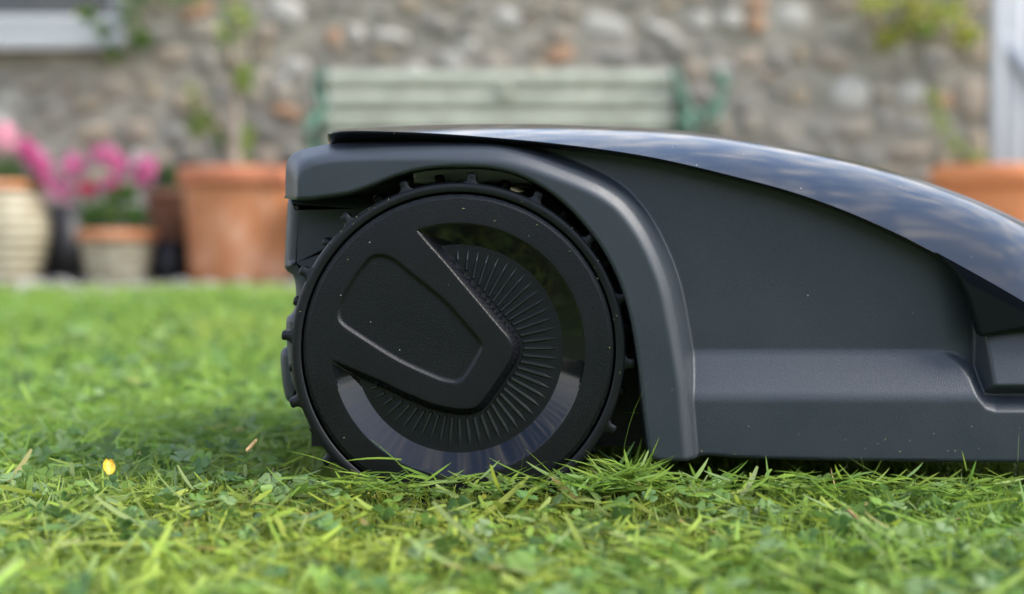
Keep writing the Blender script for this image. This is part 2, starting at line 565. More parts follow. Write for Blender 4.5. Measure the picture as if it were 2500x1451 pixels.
Xg = np.repeat(Xs[:, None], NU, 1)
nX = len(Xs)
# lip: rolled edge turning under
lipd = np.interp(Xs, [-0.14, 0.0, 0.1, 0.3], [0.0062, 0.0036, 0.0016, 0.0007])
lipin = np.interp(Xs, [-0.14, 0.0, 0.1, 0.3], [0.016, 0.014, 0.008, 0.002])
cols = []
for (a, b_) in ((1.0, -1.0), (0.45, -0.75), (0.1, -0.42), (-0.03, -0.16)):
    cols.append(np.stack([Xs, YE + narrow + lipin * a, zl + lipd * b_], 1))
half = np.concatenate([np.stack(cols, 1), np.stack([Xg, Yg, Zg], 2)], 1)       # nX, NU+4, 3
other = half[:, ::-1][:, 1:].copy(); other[:, :, 1] = 2 * YC - other[:, :, 1]
full = np.concatenate([half, other], 1)
NC = full.shape[1]
verts = full.reshape(-1, 3)
faces = []
for i in range(nX - 1):
    for j in range(NC - 1):
        faces.append((i*NC+j, (i+1)*NC+j, (i+1)*NC+j+1, i*NC+j+1))
faces.append(tuple(range(NC)))
# underside
under = [(float(Xs[i]), float(YE + narrow[i] + lipin[i]), float(zl[i] - lipd[i])) for i in range(nX)]
lid = mk('lid', verts, faces, M_LID, mower)
fixn(lid)
# underside pan, so that nothing shows through
mb = MB()
uv_ = []
for i in range(0, nX, 4):
    a = under[i]; uv_.append(a); uv_.append((a[0], 2*YC - a[1], a[2]))
mb.add(uv_, [(2*i, 2*i+1, 2*i+3, 2*i+2) for i in range(len(uv_)//2 - 1)])
mb.build('lid_underside', M_DARK, mower)

# ---- glossy cheek below the lid crease
Bc = crom([(2285,616),(2300,624),(2400,679),(2500,737),(2600,798)], 6)
ck = np.vstack([Bc, crom([(2805,890),(2750,850),(2650,812),(2580,803),(2500,805),(2450,813),(2412,821),(2398,822),(2389,815),(2382,795),(2372,757),
            (2358,716),(2338,678),(2310,645)], 6)])
# keep polygon simple: lower border must stay below the crease
ck = np.vstack([Bc[Bc[:, 0] < 2620], crom([(2612,803),(2580,803),(2500,805),(2450,813),(2412,821),(2398,822),(2389,815),(2382,795),(2372,757),
            (2358,716),(2338,678),(2310,645)], 5)])
gx, gy = np.meshgrid(np.arange(2285, 2640, 5.0), np.arange(625, 830, 5.0))
cp = np.column_stack([gx.ravel(), gy.ravel()]); cp = cp[inside(cp, ck)]
Vc, Tc = cdt(cp, [ck], [True], 2.0)
kc = inside(Vc[Tc].mean(1), ck); us, Tc = sub(Vc, Tc, kc); Vc = Vc[us]
def cheek_pos(q):
    yb = np.interp(q[:, 0], lw[:, 0], lw[:, 1])
    d = np.maximum(q[:, 1] - yb, 0)
    dB = dist_poly(q, ck[len(Bc[Bc[:, 0] < 2620]):], False)
    fr = 6.0
    roll = np.where(dB < fr, (fr - np.sqrt(np.maximum(fr*fr - (fr - dB)**2, 0))) * 0.3, 0)
    Y = YE - 0.0008 - 0.0016 * (1 - np.exp(-d / 30.0)) + d * 0.00002 + roll / 1000
    Y = Y + np.clip((q[:, 0] - 2560) / 380.0, 0, 1) ** 2.0 * 0.05
    return np.column_stack(P(q[:, 0], q[:, 1], Y))
cpz = cheek_pos(Vc); cb = cheek_pos(ck); cbk = cb.copy(); cbk[:, 1] += 0.006
n0 = len(cpz); nbk = len(ck)
cf = [tuple(t) for t in Tc.tolist()] + [(n0+i, n0+(i+1) % nbk, n0+nbk+(i+1) % nbk, n0+nbk+i) for i in range(nbk)]
cheek = mk('lid_corner', np.vstack([cpz, cb, cbk]), cf, M_LID, mower); fixn(cheek)

# ---- wheel
YW = Y0 + 0.006
WC = PV(1119, 855, YW)
KPX = YW / FPX
def W(q, h):       # wheel-plane pixel offsets -> local metres
    return np.column_stack([(q[:, 0] - 1119) * KPX, -np.asarray(h) / 1000.0, -(q[:, 1] - 855) * KPX])

ARM = crom([(985,520),(1024,572),(1090,647),(1170,742),(1224,806),(1243,829),(1251,849),(1246,876),(1225,910),(1182,972),(1166,990),
            (1148,998),(1125,999),(1088,994),(1050,984),(985,957),(930,930),(870,904),(808,878),(760,858),(700,760),(800,560)], 3.2, True)
INS = crom([(922,620),(942,622),(965,632),(1010,669),(1090,735),(1166,822),(1176,836),(1178,852),(1162,884),(1136,924),(1122,935),(1104,936),(1070,928),
            (970,882),(850,806),(829,788),(823,770),(826,748),(842,712),(868,668),(892,638),(906,625)], 5, True)
def circ(r, n=None):
    n = n or int(2 * math.pi * r / 5)
    a = np.arange(n) * 2 * math.pi / n
    return np.column_stack([1119 + r * np.cos(a), 855 + r * np.sin(a)])
def offset_loop(lp, d):
    e = np.roll(lp, -1, 0) - np.roll(lp, 1, 0)
    nn = np.column_stack([e[:, 1], -e[:, 0]]); nn /= np.linalg.norm(nn, axis=1)[:, None]
    return lp + nn * d
area = 0.5 * np.sum(ARM[:, 0] * np.roll(ARM[:, 1], -1) - np.roll(ARM[:, 0], -1) * ARM[:, 1])
sgn = 1 if area > 0 else -1
WALLW = 20.0
def cap_fields(q):
    r = np.hypot(q[:, 0] - 1119, q[:, 1] - 855)
    dA = dist_poly(q, ARM, True) * np.where(inside(q, ARM), -1, 1)
    dI = dist_poly(q, INS, True) * np.where(inside(q, INS), -1, 1)
    return r, dA, dI
def drop(d): return np.maximum(0.36 * d, 2.0 + 0.63 * (d - 6))
def cap_h(q):
    r, dA, dI = cap_fields(q)
    floor = np.where(r > 258, -(311 - r) * 0.2, -10.6 - (258 - r) * 0.004)
    floor = smin(floor, 0 * r, 0.35)
    floor = np.where(r > 330, 0, floor)
    armh = smin(-drop(dA), 0 * r, 0.5)
    h = smax(floor, armh, 0.25)
    h = np.where(r > 311, 0 * h + np.minimum(h, 0), h)
    ins = -1.9 * np.clip((-dI + 1) / 9.0, 0, 1) ** 1.0
    ins = np.where(dI < 2, -1.9 * (0.5 - 0.5 * np.cos(np.pi * np.clip((2 - dI) / 11.0, 0, 1))), 0)
    h = h + ins
    # slight dome and stepped rim
    h = h - np.clip((r - 300) / 84.0, 0, 1) ** 2 * 0.8
    h = np.where(r > 372, h - np.clip((r - 372) / 3.0, 0, 1) * 1.3, h)
    h = np.where(r > 380, h - np.clip((r - 380) / 4.0, 0, 1) * 2.0, h)
    return h
gx, gy = np.meshgrid(np.arange(733, 1506, 3.2), np.arange(469, 1242, 3.2))
wp = np.column_stack([gx.ravel(), gy.ravel()])
wp[:, 0] += (np.round((wp[:, 1] - 469) / 3.2).astype(int) % 2) * 1.6
wp = wp[np.hypot(wp[:, 0] - 1119, wp[:, 1] - 855) < 382]
def arm_foot():
    e = np.roll(ARM, -1, 0) - np.roll(ARM, 1, 0)
    nn = np.column_stack([e[:, 1], -e[:, 0]]); nn /= np.linalg.norm(nn, axis=1)[:, None]
    if inside(ARM[:1] + nn[:1] * 2, ARM)[0]: nn = -nn
    d = np.zeros(len(ARM))
    for k in np.arange(0, 21, 0.25):
        q = ARM + nn * k
        r_ = np.hypot(q[:, 0] - 1119, q[:, 1] - 855)
        fl = np.where(r_ > 311, 0, np.where(r_ > 258, (311 - r_) * .2, 10.6 + (258 - r_) * .004))
        d = np.where(drop(k) <= fl, k, d)
    ok = d > 2.5
    i0 = int(np.argmax(~ok)); idx = (np.arange(len(ARM)) + i0) % len(ARM)
    idx = idx[ok[idx]]
    for _ in range(3): 
        dd = d[idx]; dd[1:-1] = (dd[:-2] + dd[1:-1] * 2 + dd[2:]) / 4; d[idx] = dd
    return ARM[idx] + nn[idx] * d[idx][:, None]
FOOT = arm_foot()
loops = [circ(384), circ(380), circ(375), circ(372), circ(311), circ(258), ARM, INS, FOOT]
V, T = cdt(wp, loops, [True] * (len(loops) - 1) + [False], 1.5)
h = cap_h(V)
c = V[T].mean(1)
r, dA, dI = cap_fields(c)
wall_floor = np.where(r > 258, -(311 - r) * 0.2, -10.6)
is_wall = (dA > 0) & (r < 311) & (-drop(dA) > wall_floor - 0.02)
is_ring = (dA > 0) & (r < 311) & (r > 258) & ~is_wall
is_disc = (dA > 0) & (r <= 258) & ~is_wall
is_ins = dI < 0
wheel = bpy.data.objects.new('wheel', None)
# barrel of the wheel is the wheel part itself
mb = MB()
prof = [(0.0, 0.012), (0.110, 0.012), (0.1135, 0.004), (0.1135, 0.050), (0.106, 0.052), (0.03, 0.050), (0.03, 0.075), (0.0, 0.075)]
nseg = 96
for (rr, yy) in prof:
    for k in range(nseg):
        a = 2 * math.pi * k / nseg
        mb.v.append((rr * math.cos(a), yy, rr * math.sin(a)))
for i in range(len(prof) - 1):
    for k in range(nseg):
        k2 = (k + 1) % nseg
        mb.f.append((i*nseg+k, i*nseg+k2, (i+1)*nseg+k2, (i+1)*nseg+k))
wheel = mk('wheel', mb.v, mb.f, M_DARK, mower, local=True)
wheel.location = WC - mower.location
fixn(wheel)
def wpart(name, mask, mat):
    us, t = sub(V, T, mask)
    o = mk(name, W(V[us], h[us]), t.tolist(), mat, wheel, local=True)
    fixn(o)
    # face the camera (-Y)
    if o.data.polygons and sum(p.normal.y for p in o.data.polygons) > 0:
        o.data.flip_normals()
    return o
cap_mask = (r < 384) & ~is_wall & ~is_ring & ~is_disc & ~is_ins
wpart('hub_cap', cap_mask, M_CAP)
M_EDGE = plastic('edge_black', (0.006, 0.0065, 0.009), 0.24, 0, 1, 0.45)
M_RIB = plastic('rib_black', (0.012, 0.014, 0.018), 0.28, 0, 1, 1.0)
wpart('arm_edge', is_wall, M_EDGE)
wpart('gloss_ring', is_ring, M_GLOSS)
wpart('ribbed_disc', is_disc, M_CAP)
wpart('inset_panel', is_ins & (r < 384), M_CAP)

# ribs
for k in range(60):
    a = R(6 * k + 0.5)
    d = np.array([math.cos(a), -math.sin(a)])
    rs = np.arange(248, 100, -2.0)
    q = np.array([1119, 855]) + rs[:, None] * d
    da = dist_poly(q, ARM, True) * np.where(inside(q, ARM), -1, 1)
    bad = np.where(da < 27)[0]
    if len(bad) == 0: rin = 34
    else:
        if bad[0] < 6: continue
        rin = rs[bad[0]]
    rout = 247.0
    tang_ = np.array([-d[1], d[0]])
    def pt(rr, w_, hh):
        qq = np.array([[1119, 855]]) + rr * d + w_ * tang_
        return tuple(W(qq, [hh])[0])
    f0 = -10.75
    vs = [pt(rin, -5.2, f0), pt(rin, 5.2, f0), pt(rin + 3, -1.8, f0 + 1.5), pt(rin + 3, 1.8, f0 + 1.5),
          pt(rout - 26, -5.0, f0), pt(rout - 26, 5.0, f0), pt(rout - 24, -1.4, f0 + 1.5), pt(rout - 24, 1.4, f0 + 1.5), pt(rout, 0, f0 + 0.2)]
    fsr = [(0,2,3,1), (0,4,6,2), (1,3,7,5), (2,6,7,3), (4,8,6), (5,7,8), (6,8,7)]
    o = mk('rib', vs, fsr, M_RIB, wheel, smooth=False, local=True); fixn(o)

# tyre
mb = MB()
prof = [(386,3.5),(386.5,0.6),(389,0.1),(398,-0.2),(405,0.2),(409,1.2),(411.5,3.0),(412,6.0),(411,16),(410,27),(411,38),(412,48),(409,51.5),(400,53),(386,53)]
nseg = 192
for (rr, yy) in prof:
    for k in range(nseg):
        a = 2 * math.pi * k / nseg
        mb.v.append((rr * KPX * math.cos(a), yy / 1000, rr * KPX * math.sin(a)))
for i in range(len(prof) - 1):
    for k in range(nseg):
        k2 = (k + 1) % nseg
        mb.f.append((i*nseg+k, i*nseg+k2, (i+1)*nseg+k2, (i+1)*nseg+k))
ty = mk('tyre', mb.v, mb.f, M_RUB, wheel, local=True); fixn(ty)
# lugs: one mesh, shared
def lugmesh():
    out = [(-34,400),(-24,408),(-16,413),(-12,419),(-11.5,426),(-12,431),(-8.5,435),(0,436),(8.5,435),(12,431),(11.5,426),(12,419),(16,413),(24,408),(34,400)]
    secs = [(1.0,0.80),(1.8,0.94),(3.2,1.0),(20.0,1.0),(21.5,0.95),(22.5,0.8)]
    vs = []; fs = []
    n = len(out)
    for (yy, s_) in secs:
        for (t, rr) in out:
            vs.append((t * s_ * KPX, yy/1000, (405 + (rr - 405) * (1 - (1 - s_) * .5)) * KPX))
    for i in range(len(secs) - 1):
        for j in range(n - 1):
            fs.append((i*n+j, i*n+j+1, (i+1)*n+j+1, (i+1)*n+j))
    fs.append(tuple(range(n))); fs.append(tuple((len(secs)-1)*n + j for j in range(n)))
    return vs, fs
lv, lf = lugmesh()
lug0 = None
for row, (off, yy) in enumerate(((130.5, 0.0), (141.75, 0.0295))):
    for k in range(16):
        ang = off - 22.5 * k + (random.random() - .5) * 0.8
        if lug0 is None:
            lug0 = mk('lug', lv, lf, M_RUB, wheel, local=True); fixn(lug0); o = lug0
        else:
            o = lug0.copy(); COL.objects.link(o); o.parent = wheel
        o.location = (0, yy, 0)
        o.rotation_euler = (0, R(90 - ang), 0)
        o.scale = (random.uniform(.92, 1.08), 1, 1)
# cut grass and dirt stuck to tyre, cap and skirt
fr = np.random.default_rng(77)
n = 34
th = fr.uniform(0, 2*np.pi, n); rr_ = np.where(fr.random(n) < .7, fr.uniform(388, 410, n), fr.uniform(318, 383, n)) * KPX
fx = WC.x + rr_ * np.cos(th); fz = WC.z + rr_ * np.sin(th); fy = np.full(n, WC.y - 0.0009)
m2 = 22
su = fr.uniform(1600, 2500, m2); sv = 1122 - fr.exponential(35, m2) - 8
sq = np.column_stack([su, np.clip(sv, 900, 1115)]); sp_ = shell_pos(sq)
fx = np.concatenate([fx, sp_[:, 0]]); fy = np.concatenate([fy, sp_[:, 1] - 0.0004]); fz = np.concatenate([fz, sp_[:, 2]])
ln = fr.uniform(.0005, .0028, len(fx)); aa = fr.uniform(0, np.pi, len(fx)); wn = fr.uniform(.0002, .00055, len(fx))
fv, ff = [], []
for i in range(len(fx)):
    dx_, dz_ = math.cos(aa[i]) * ln[i] / 2, math.sin(aa[i]) * ln[i] / 2; px_, pz_ = -math.sin(aa[i]) * wn[i], math.cos(aa[i]) * wn[i]
    b = len(fv)
    fv += [(fx[i]-dx_, fy[i], fz[i]-dz_), (fx[i]+px_, fy[i]-.0002, fz[i]+pz_), (fx[i]+dx_, fy[i], fz[i]+dz_), (fx[i]-px_, fy[i]-.0002, fz[i]-pz_)]
    ff.append((b, b+1, b+2, b+3))
M_BIT = noisy('dried_clipping', (0.10, 0.14, 0.04), (0.30, 0.30, 0.16), 900, 0.8, 0.1)
bits = mk('stuck_clippings', fv, ff, M_BIT, mower, smooth=False); tag(bits, kind='stuff')
# far wheel: a turned copy
w2 = wheel.copy(); COL.objects.link(w2); w2.parent = mower
w2.location = Vector((WC.x - mower.location.x, 2 * YC - WC.y - mower.location.y, WC.z - mower.location.z))
w2.rotation_euler = (0, 0, math.pi)
for ch in list(wheel.children):
    if ch.name.startswith('rib') and not ch.name.startswith('ribbed'): continue
    c2 = ch.copy(); COL.objects.link(c2); c2.parent = w2

# ================================================================== grass
def fbm(x, y, s, seed):
    r_ = np.random.default_rng(seed); out = np.zeros_like(x)
    for o_ in range(3):
        g_ = r_.random((64, 64)); xs = x / s * (2 ** o_) + 17.3; ys = y / s * (2 ** o_) + 9.1
        xi = np.floor(xs).astype(int); yi = np.floor(ys).astype(int); fx = xs - xi; fy = ys - yi
        fx = fx*fx*(3-2*fx); fy = fy*fy*(3-2*fy)
        a = g_[xi % 64, yi % 64]; b = g_[(xi+1) % 64, yi % 64]; c_ = g_[xi % 64, (yi+1) % 64]; d = g_[(xi+1) % 64, (yi+1) % 64]
        out += ((a*(1-fx)+b*fx)*(1-fy) + (c_*(1-fx)+d*fx)*fy) / (2 ** o_)
    return out / 1.75

def fast_mesh(name, verts, faces_flat, fsize, tint, mat, smooth=True):
    me = bpy.data.meshes.new(name)
    nv = len(verts); nf = len(faces_flat) // fsize
    me.vertices.add(nv); me.vertices.foreach_set('co', verts.astype(np.float32).ravel())
    me.loops.add(nf * fsize); me.loops.foreach_set('vertex_index', faces_flat.astype(np.int32))
    me.polygons.add(nf)
    me.polygons.foreach_set('loop_start', (np.arange(nf) * fsize).astype(np.int32))
    me.update(calc_edges=True)
    if smooth: me.shade_smooth()
    at = me.attributes.new('tint', 'FLOAT_COLOR', 'POINT')
    col = np.ones((nv, 4), np.float32); col[:, :3] = tint
    at.data.foreach_set('color', col.ravel())
    me.materials.append(mat)
    o = bpy.data.objects.new(name, me); COL.objects.link(o)
    return o

def blades(x, y, z0, L, wd, az, lean, curl, tint, segs=3, twist=None, fold=0.08):
    """ribbon blades; lean = starting angle from vertical, curl = added angle to the tip"""
    n = len(x); ns = segs + 1
    t = np.linspace(0, 1, ns)
    ang = lean[:, None] + curl[:, None] * t[None, :]
    dl = L[:, None] / segs
    hz = np.concatenate([np.zeros((n, 1)), np.cumsum(np.sin((ang[:, 1:] + ang[:, :-1]) / 2) * dl, 1)], 1)
    vz = np.concatenate([np.zeros((n, 1)), np.cumsum(np.cos((ang[:, 1:] + ang[:, :-1]) / 2) * dl, 1)], 1)
    cx = x[:, None] + hz * np.cos(az)[:, None]; cy = y[:, None] + hz * np.sin(az)[:, None]; cz = z0[:, None] + vz
    prof = np.interp(t, [0, .3, .7, 1.0], [0.7, 1.0, 0.75 + fold * .3, fold])
    w_ = wd[:, None] * prof[None, :] * 0.5
    tw = np.zeros(n) if twist is None else twist
    # sideways direction, tilted by twist about the blade axis
    sx = -np.sin(az)[:, None] * np.cos(tw)[:, None]; sy = np.cos(az)[:, None] * np.cos(tw)[:, None]
    nxh = np.cos(ang) * np.sin(tw)[:, None]
    lx = sx + nxh * np.cos(az)[:, None]; ly = sy + nxh * np.sin(az)[:, None]; lz = -np.sin(ang) * np.sin(tw)[:, None]
    Lf = np.stack([cx - lx*w_, cy - ly*w_, cz - lz*w_], 2); Rt = np.stack([cx + lx*w_, cy + ly*w_, cz + lz*w_], 2)
    V_ = np.stack([Lf, Rt], 2).reshape(n, ns * 2, 3)
    f = []
    for i in range(segs): f.append([2*i, 2*i+1, 2*i+3, 2*i+2])
    f = np.array(f).ravel()
    F = (np.arange(n)[:, None] * (ns * 2) + f[None, :]).ravel()
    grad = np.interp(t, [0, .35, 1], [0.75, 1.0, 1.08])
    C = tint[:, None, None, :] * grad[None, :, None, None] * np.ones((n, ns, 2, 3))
    return V_.reshape(-1, 3), F, C.reshape(-1, 3)

PAL = np.array([(0.190,0.300,0.036),(0.145,0.25,0.036),(0.25,0.355,0.055),(0.11,0.19,0.045),(0.16,0.25,0.085),(0.25,0.34,0.075),(0.36,0.28,0.13)])
PW = np.array([.30,.28,.14,.15,.09,.03,.01])
def tints(n, x=None, y=None, pw=PW):
    c_ = PAL[rng.choice(len(PAL), n, p=pw / pw.sum())]
    c_ = c_ * 0.75 + np.array([0.155, 0.265, 0.036]) * 0.25
    c_ = c_ * rng.uniform(0.8, 1.18, (n, 1)) * rng.uniform(0.93, 1.07, (n, 3))
    if x is not None:
        f = fbm(x, y, 0.35, 5); c_ = c_ * (0.84 + 0.45 * f)[:, None] * (1 + 0.12 * np.clip((y - 1.4) / 1.5, 0, 1))[:, None]
        yl = np.clip(fbm(x, y, 0.5, 8) - 0.52, 0, 1) * 2
        c_ = c_ * (1 + yl[:, None] * np.array([0.5, 0.05, 0.1]))
    return c_
M_GRASS = leafmat('grass_blades', 0.48, 0.38, 0.35)

def scatter(n, ya, yb, wfun=0.42):
    y = ya + (yb - ya) * np.sqrt(rng.random(n)) if False else rng.uniform(ya, yb, n)
    x = rng.uniform(-1, 1, n) * (0.12 + wfun * y)
    return x, y
def lawn(name, ya, yb, dens, hmin, hmax, wmul, segs, under=True):
    A = (yb - ya) * 2 * (0.12 + 0.42 * (ya + yb) / 2)
    n = int(A * dens)
    # sample uniformly in the trapezoid
    y = rng.uniform(ya, yb, int(n * 1.6)); keep = rng.random(len(y)) < (0.12 + .42*y) / (0.12 + .42*yb)
    y = y[keep][:n]; n = len(y)
    x = rng.uniform(-1, 1, n) * (0.12 + 0.42 * y)
    # wheel footprint and mower underside stay shorter
    yend = 4.5 + 0.75 * (fbm(x, np.zeros(n), 0.35, 33) - 0.5) + rng.exponential(0.22, n) - 0.1 + 1.2 * np.maximum(fbm(x, y, 0.22, 61) - 0.5, 0)
    kp = y < yend; x, y = x[kp], y[kp]; n = len(x)
    hgt = rng.uniform(hmin, hmax, n) * (0.7 + 0.6 * fbm(x, y, 0.12, 3))
    wx = WC.x
    foot = (y > Y0 + 0.0) & (y < Y0 + 0.062) & (abs(x - wx) < 0.05)
    hgt = np.where(foot, hgt * 0.25, hgt)
    und = (y > Y0 - 0.005) & (y < Y0 + 0.42) & (x > -0.17) & (x < 0.55)
    hgt = np.where(und, hgt * 0.75, hgt)
    az = rng.uniform(0, 2*np.pi, n)
    lean = rng.uniform(0.0, 0.75, n); curl = rng.uniform(0.1, 1.3, n)
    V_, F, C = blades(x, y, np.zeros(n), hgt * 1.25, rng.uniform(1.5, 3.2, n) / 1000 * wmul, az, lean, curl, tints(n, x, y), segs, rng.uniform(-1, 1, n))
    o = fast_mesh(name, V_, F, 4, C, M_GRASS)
    tag(o, kind='stuff')
    return o
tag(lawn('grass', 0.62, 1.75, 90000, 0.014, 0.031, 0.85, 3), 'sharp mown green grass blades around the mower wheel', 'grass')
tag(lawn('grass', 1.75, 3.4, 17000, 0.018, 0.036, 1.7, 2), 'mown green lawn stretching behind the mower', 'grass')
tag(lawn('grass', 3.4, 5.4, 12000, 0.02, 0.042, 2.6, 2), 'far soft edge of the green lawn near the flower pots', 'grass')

# clippings: long cut blades lying loosely on top
n = 17000
y = rng.uniform(0.62, 1.9, n); x = rng.uniform(-1, 1, n) * (0.12 + 0.40 * y)
und = (y > Y0 - 0.004) & (y < Y0 + 0.42) & (x > -0.18) & (x < 0.55)
x, y = x[~und], y[~und]; n = len(x)
z0 = rng.uniform(0.016, 0.031, n)
V_, F, C = blades(x, y, z0, rng.uniform(0.010, 0.034, n) * rng.choice([1, 1, 1, 1.5], n), rng.uniform(1.4, 4.8, n)/1000, rng.uniform(0, 2*np.pi, n),
                  rng.uniform(1.15, 1.7, n), rng.uniform(-0.5, 0.5, n),
                  tints(n, x, y, np.array([.30,.2,.16,.12,.17,.04,.012])) * 1.10, 5, rng.uniform(-0.9, 0.9, n), 0.45)
tag(fast_mesh('grass_clippings', V_, F, 4, C, M_GRASS), 'loose cut grass clippings lying on the lawn', 'clippings', kind='stuff')

# bunch of clippings pushed up against wheel and skirt, some strands standing proud
def strands(spec):
    x, y, z, L, w_, az, le, cu = [], [], [], [], [], [], [], []
    for (u, v, Y, l, wmm, a, lean, curl) in spec:
        p = PV(u, v, Y); x.append(p.x); y.append(p.y); z.append(p.z); L.append(l); w_.append(wmm/1000); az.append(a); le.append(lean); cu.append(curl)
    return [np.array(k, float) for k in (x, y, z, L, w_, az, le, cu)]
spec = [(1405,1215,1.00,.050,1.0,math.pi,.75,.10),(960,1190,1.00,.030,1.1,0,.55,.1),(1005,1165,.995,.040,1.0,math.pi,.7,.25),
        (1270,1170,1.0,.022,1.6,0,.1,.1),(1230,1180,1.0,.035,1.6,0,1.0,.2),(1520,1120,1.03,.062,0.7,0,.1,.45),
        (1505,1010,1.09,.03,2.2,0,1.4,.5),(2485,1130,1.0,.022,1.8,0,0,.05),(2110,1150,1.0,.012,1.8,math.pi,.2,.1),(2360,1150,1.0,.015,1.8,math.pi,.2,.1),
        (815,1178,1.0,.05,2.8,0,1.15,.6),(850,1150,1.0,.045,3.4,math.pi,1.1,.3),(980,1122,1.0,.04,3.0,math.pi,1.45,.3),
        (870,1215,.99,.045,2.4,0.2,.95,.3)]
for i in range(330):          # heap right of the wheel and along the skirt
    u = rng.normal(1520, 45); spec.append((u, rng.uniform(1140, 1192) + abs(u - 1530) * .3, rng.uniform(1.0, 1.06), rng.uniform(.015, .04), rng.uniform(1.1, 3.0), rng.choice([0, math.pi]) + rng.normal(0, .7), rng.uniform(.8, 1.7), rng.uniform(-.3, .7)))
for i in range(600):          # left foot of the wheel and along the skirt front
    u = rng.uniform(700, 2500)
    spec.append((u, rng.uniform(1165, 1205), rng.uniform(.975, 1.02), rng.uniform(.010, .034), rng.uniform(1.1, 3.2), rng.choice([0, math.pi]) + rng.normal(0, .8), rng.uniform(1.15, 1.75), rng.uniform(-.4, .5)))
x, y, z, L, w_, az, le, cu = strands(spec)
V_, F, C = blades(x, y, z, L, w_, az, le, cu, tints(len(x)) * 1.02, 5, rng.uniform(-.8, .8, len(x)))
tag(fast_mesh('grass_strands', V_, F, 4, C, M_GRASS), 'longer grass strands caught around the wheel and skirt', 'grass', kind='stuff')

# clover and weeds: rounded leaflets in threes
M_CLOV = leafmat('clover_leaves', 0.5, 0.3, 0.35)
def clover(name, n, ya, yb, label, smul=1.0):
    y = rng.uniform(ya, yb, n); x = rng.uniform(-1, 1, n) * (0.12 + 0.40 * y)
    dn = fbm(x, y, 0.16, 21); k_ = (dn > 0.40) & ~((y > Y0 - 0.006) & (y < Y0 + .42) & (x > -.18) & (x < .55))
    x, y = x[k_], y[k_]; n = len(x)
    z = rng.uniform(0.020, 0.036, n)
    vs, fs_c, cs = [], [], []
    base = 0
    out = np.array([(0,0),(.42,.30),(.62,.62),(.52,.92),(.18,1.04),(0,.97),(-.18,1.04),(-.52,.92),(-.62,.62),(-.42,.30)])
    Vall = []; Fall = []; Call = []
    for i in range(n):
        s_ = rng.uniform(0.0045, 0.0095) * smul; rot = rng.uniform(0, 6.28)
        tl = Euler((rng.normal(0, .5), rng.normal(0, .5), rot)).to_matrix()
        tm = np.array(tl)
        col_ = np.array([(0.12,0.22,0.045),(0.085,0.17,0.045),(0.16,0.27,0.045),(0.18,0.27,0.10)][rng.integers(4)]) * rng.uniform(.8, 1.25)
        for k in range(3):
            a = k * 2.094
            c_, s2 = math.cos(a), math.sin(a)
            px = (out[:, 0] * c_ - out[:, 1] * s2) * s_; py = (out[:, 0] * s2 + out[:, 1] * c_) * s_
            pz = (np.abs(out[:, 0]) * 0.35 + out[:, 1] * 0.12) * s_
            pp = np.column_stack([px, py, pz]) @ tm.T + np.array([x[i], y[i], z[i]])
            Vall.append(pp); Call.append(np.tile(col_, (10, 1)) * (1 + .06 * (k - 1)))
            for (a1, b1, c1) in ((0,1,9),(1,2,8),(1,8,9),(2,3,7),(2,7,8),(3,4,5),(3,5,7),(5,6,7)):
                Fall += [base + a1, base + b1, base + c1]
            base += 10
    o = fast_mesh(name, np.vstack(Vall), np.array(Fall), 3, np.vstack(Call), M_CLOV)
    tag(o, label, 'clover', kind='stuff')
clover('clover', 2400, 0.62, 1.7, 'small rounded clover leaves scattered through the near grass')
clover('clover', 2600, 1.7, 4.2, 'clover leaves in the lawn behind the mower', 1.5)

# yellow petal and a few small daisies
M_PETAL = noisy('yellow_petal', (0.52, 0.30, 0.015), (0.66, 0.46, 0.04), 500, 0.5, 0.1)
def petal(u, v, Y, s, mat, label, rot):
    p = PV(u, v, Y); vs = []; fs_p = []
    N = 7
    for i in range(N):
        t = i / (N - 1)
        hw = s * 0.62 * math.sin(math.pi * min(1, (t * .82 + .12))) ** 0.6
        for j in range(5):
            k = (j - 2) / 2
            vs.append((k * hw, t * s * 1.5 - s * .75, 0.30 * s * k * k + 0.25 * s * t * t))
    for i in range(N - 1):
        for j in range(4): fs_p.append((i*5+j, i*5+j+1, (i+1)*5+j+1, (i+1)*5+j))
    o = mk('petal', vs, fs_p, mat, None, local=True); o.location = p; o.rotation_euler = rot
    tag(o, label, 'petal'); return o
petal(263, 1143, 0.985, 0.0072, M_PETAL, 'curled yellow petal lying on the grass left of the wheel', (R(50), R(10), R(35)))
M_TAN = noisy('dry_leaf', (0.32, 0.20, 0.09), (0.45, 0.30, 0.15), 200, 0.7, 0.2)
def dryleaf(u, v, Y, s, rot, label):
    o = petal(u, v, Y, s, M_TAN, label, rot); o.name = 'dry_leaf'; o['category'] = 'leaf'; o.scale = (0.45, 1.3, 1)
dryleaf(617, 1092, 1.02, 0.006, (R(30), 0, R(-40)), 'small tan dry leaf in the grass left of the wheel')
dryleaf(2085, 1268, 0.90, 0.007, (R(30), 0, R(60)), 'tan dry leaf in the blurred grass at lower right')
#dryleaf(1665, 1222, 0.93, 0.007, (R(20), 0, R(70)), 'tan dry blade lying below the skirt corner')
dryleaf(470, 1425, 0.80, 0.009, (R(20), 0, R(80)), 'pale dry leaf at the near left edge of the lawn')

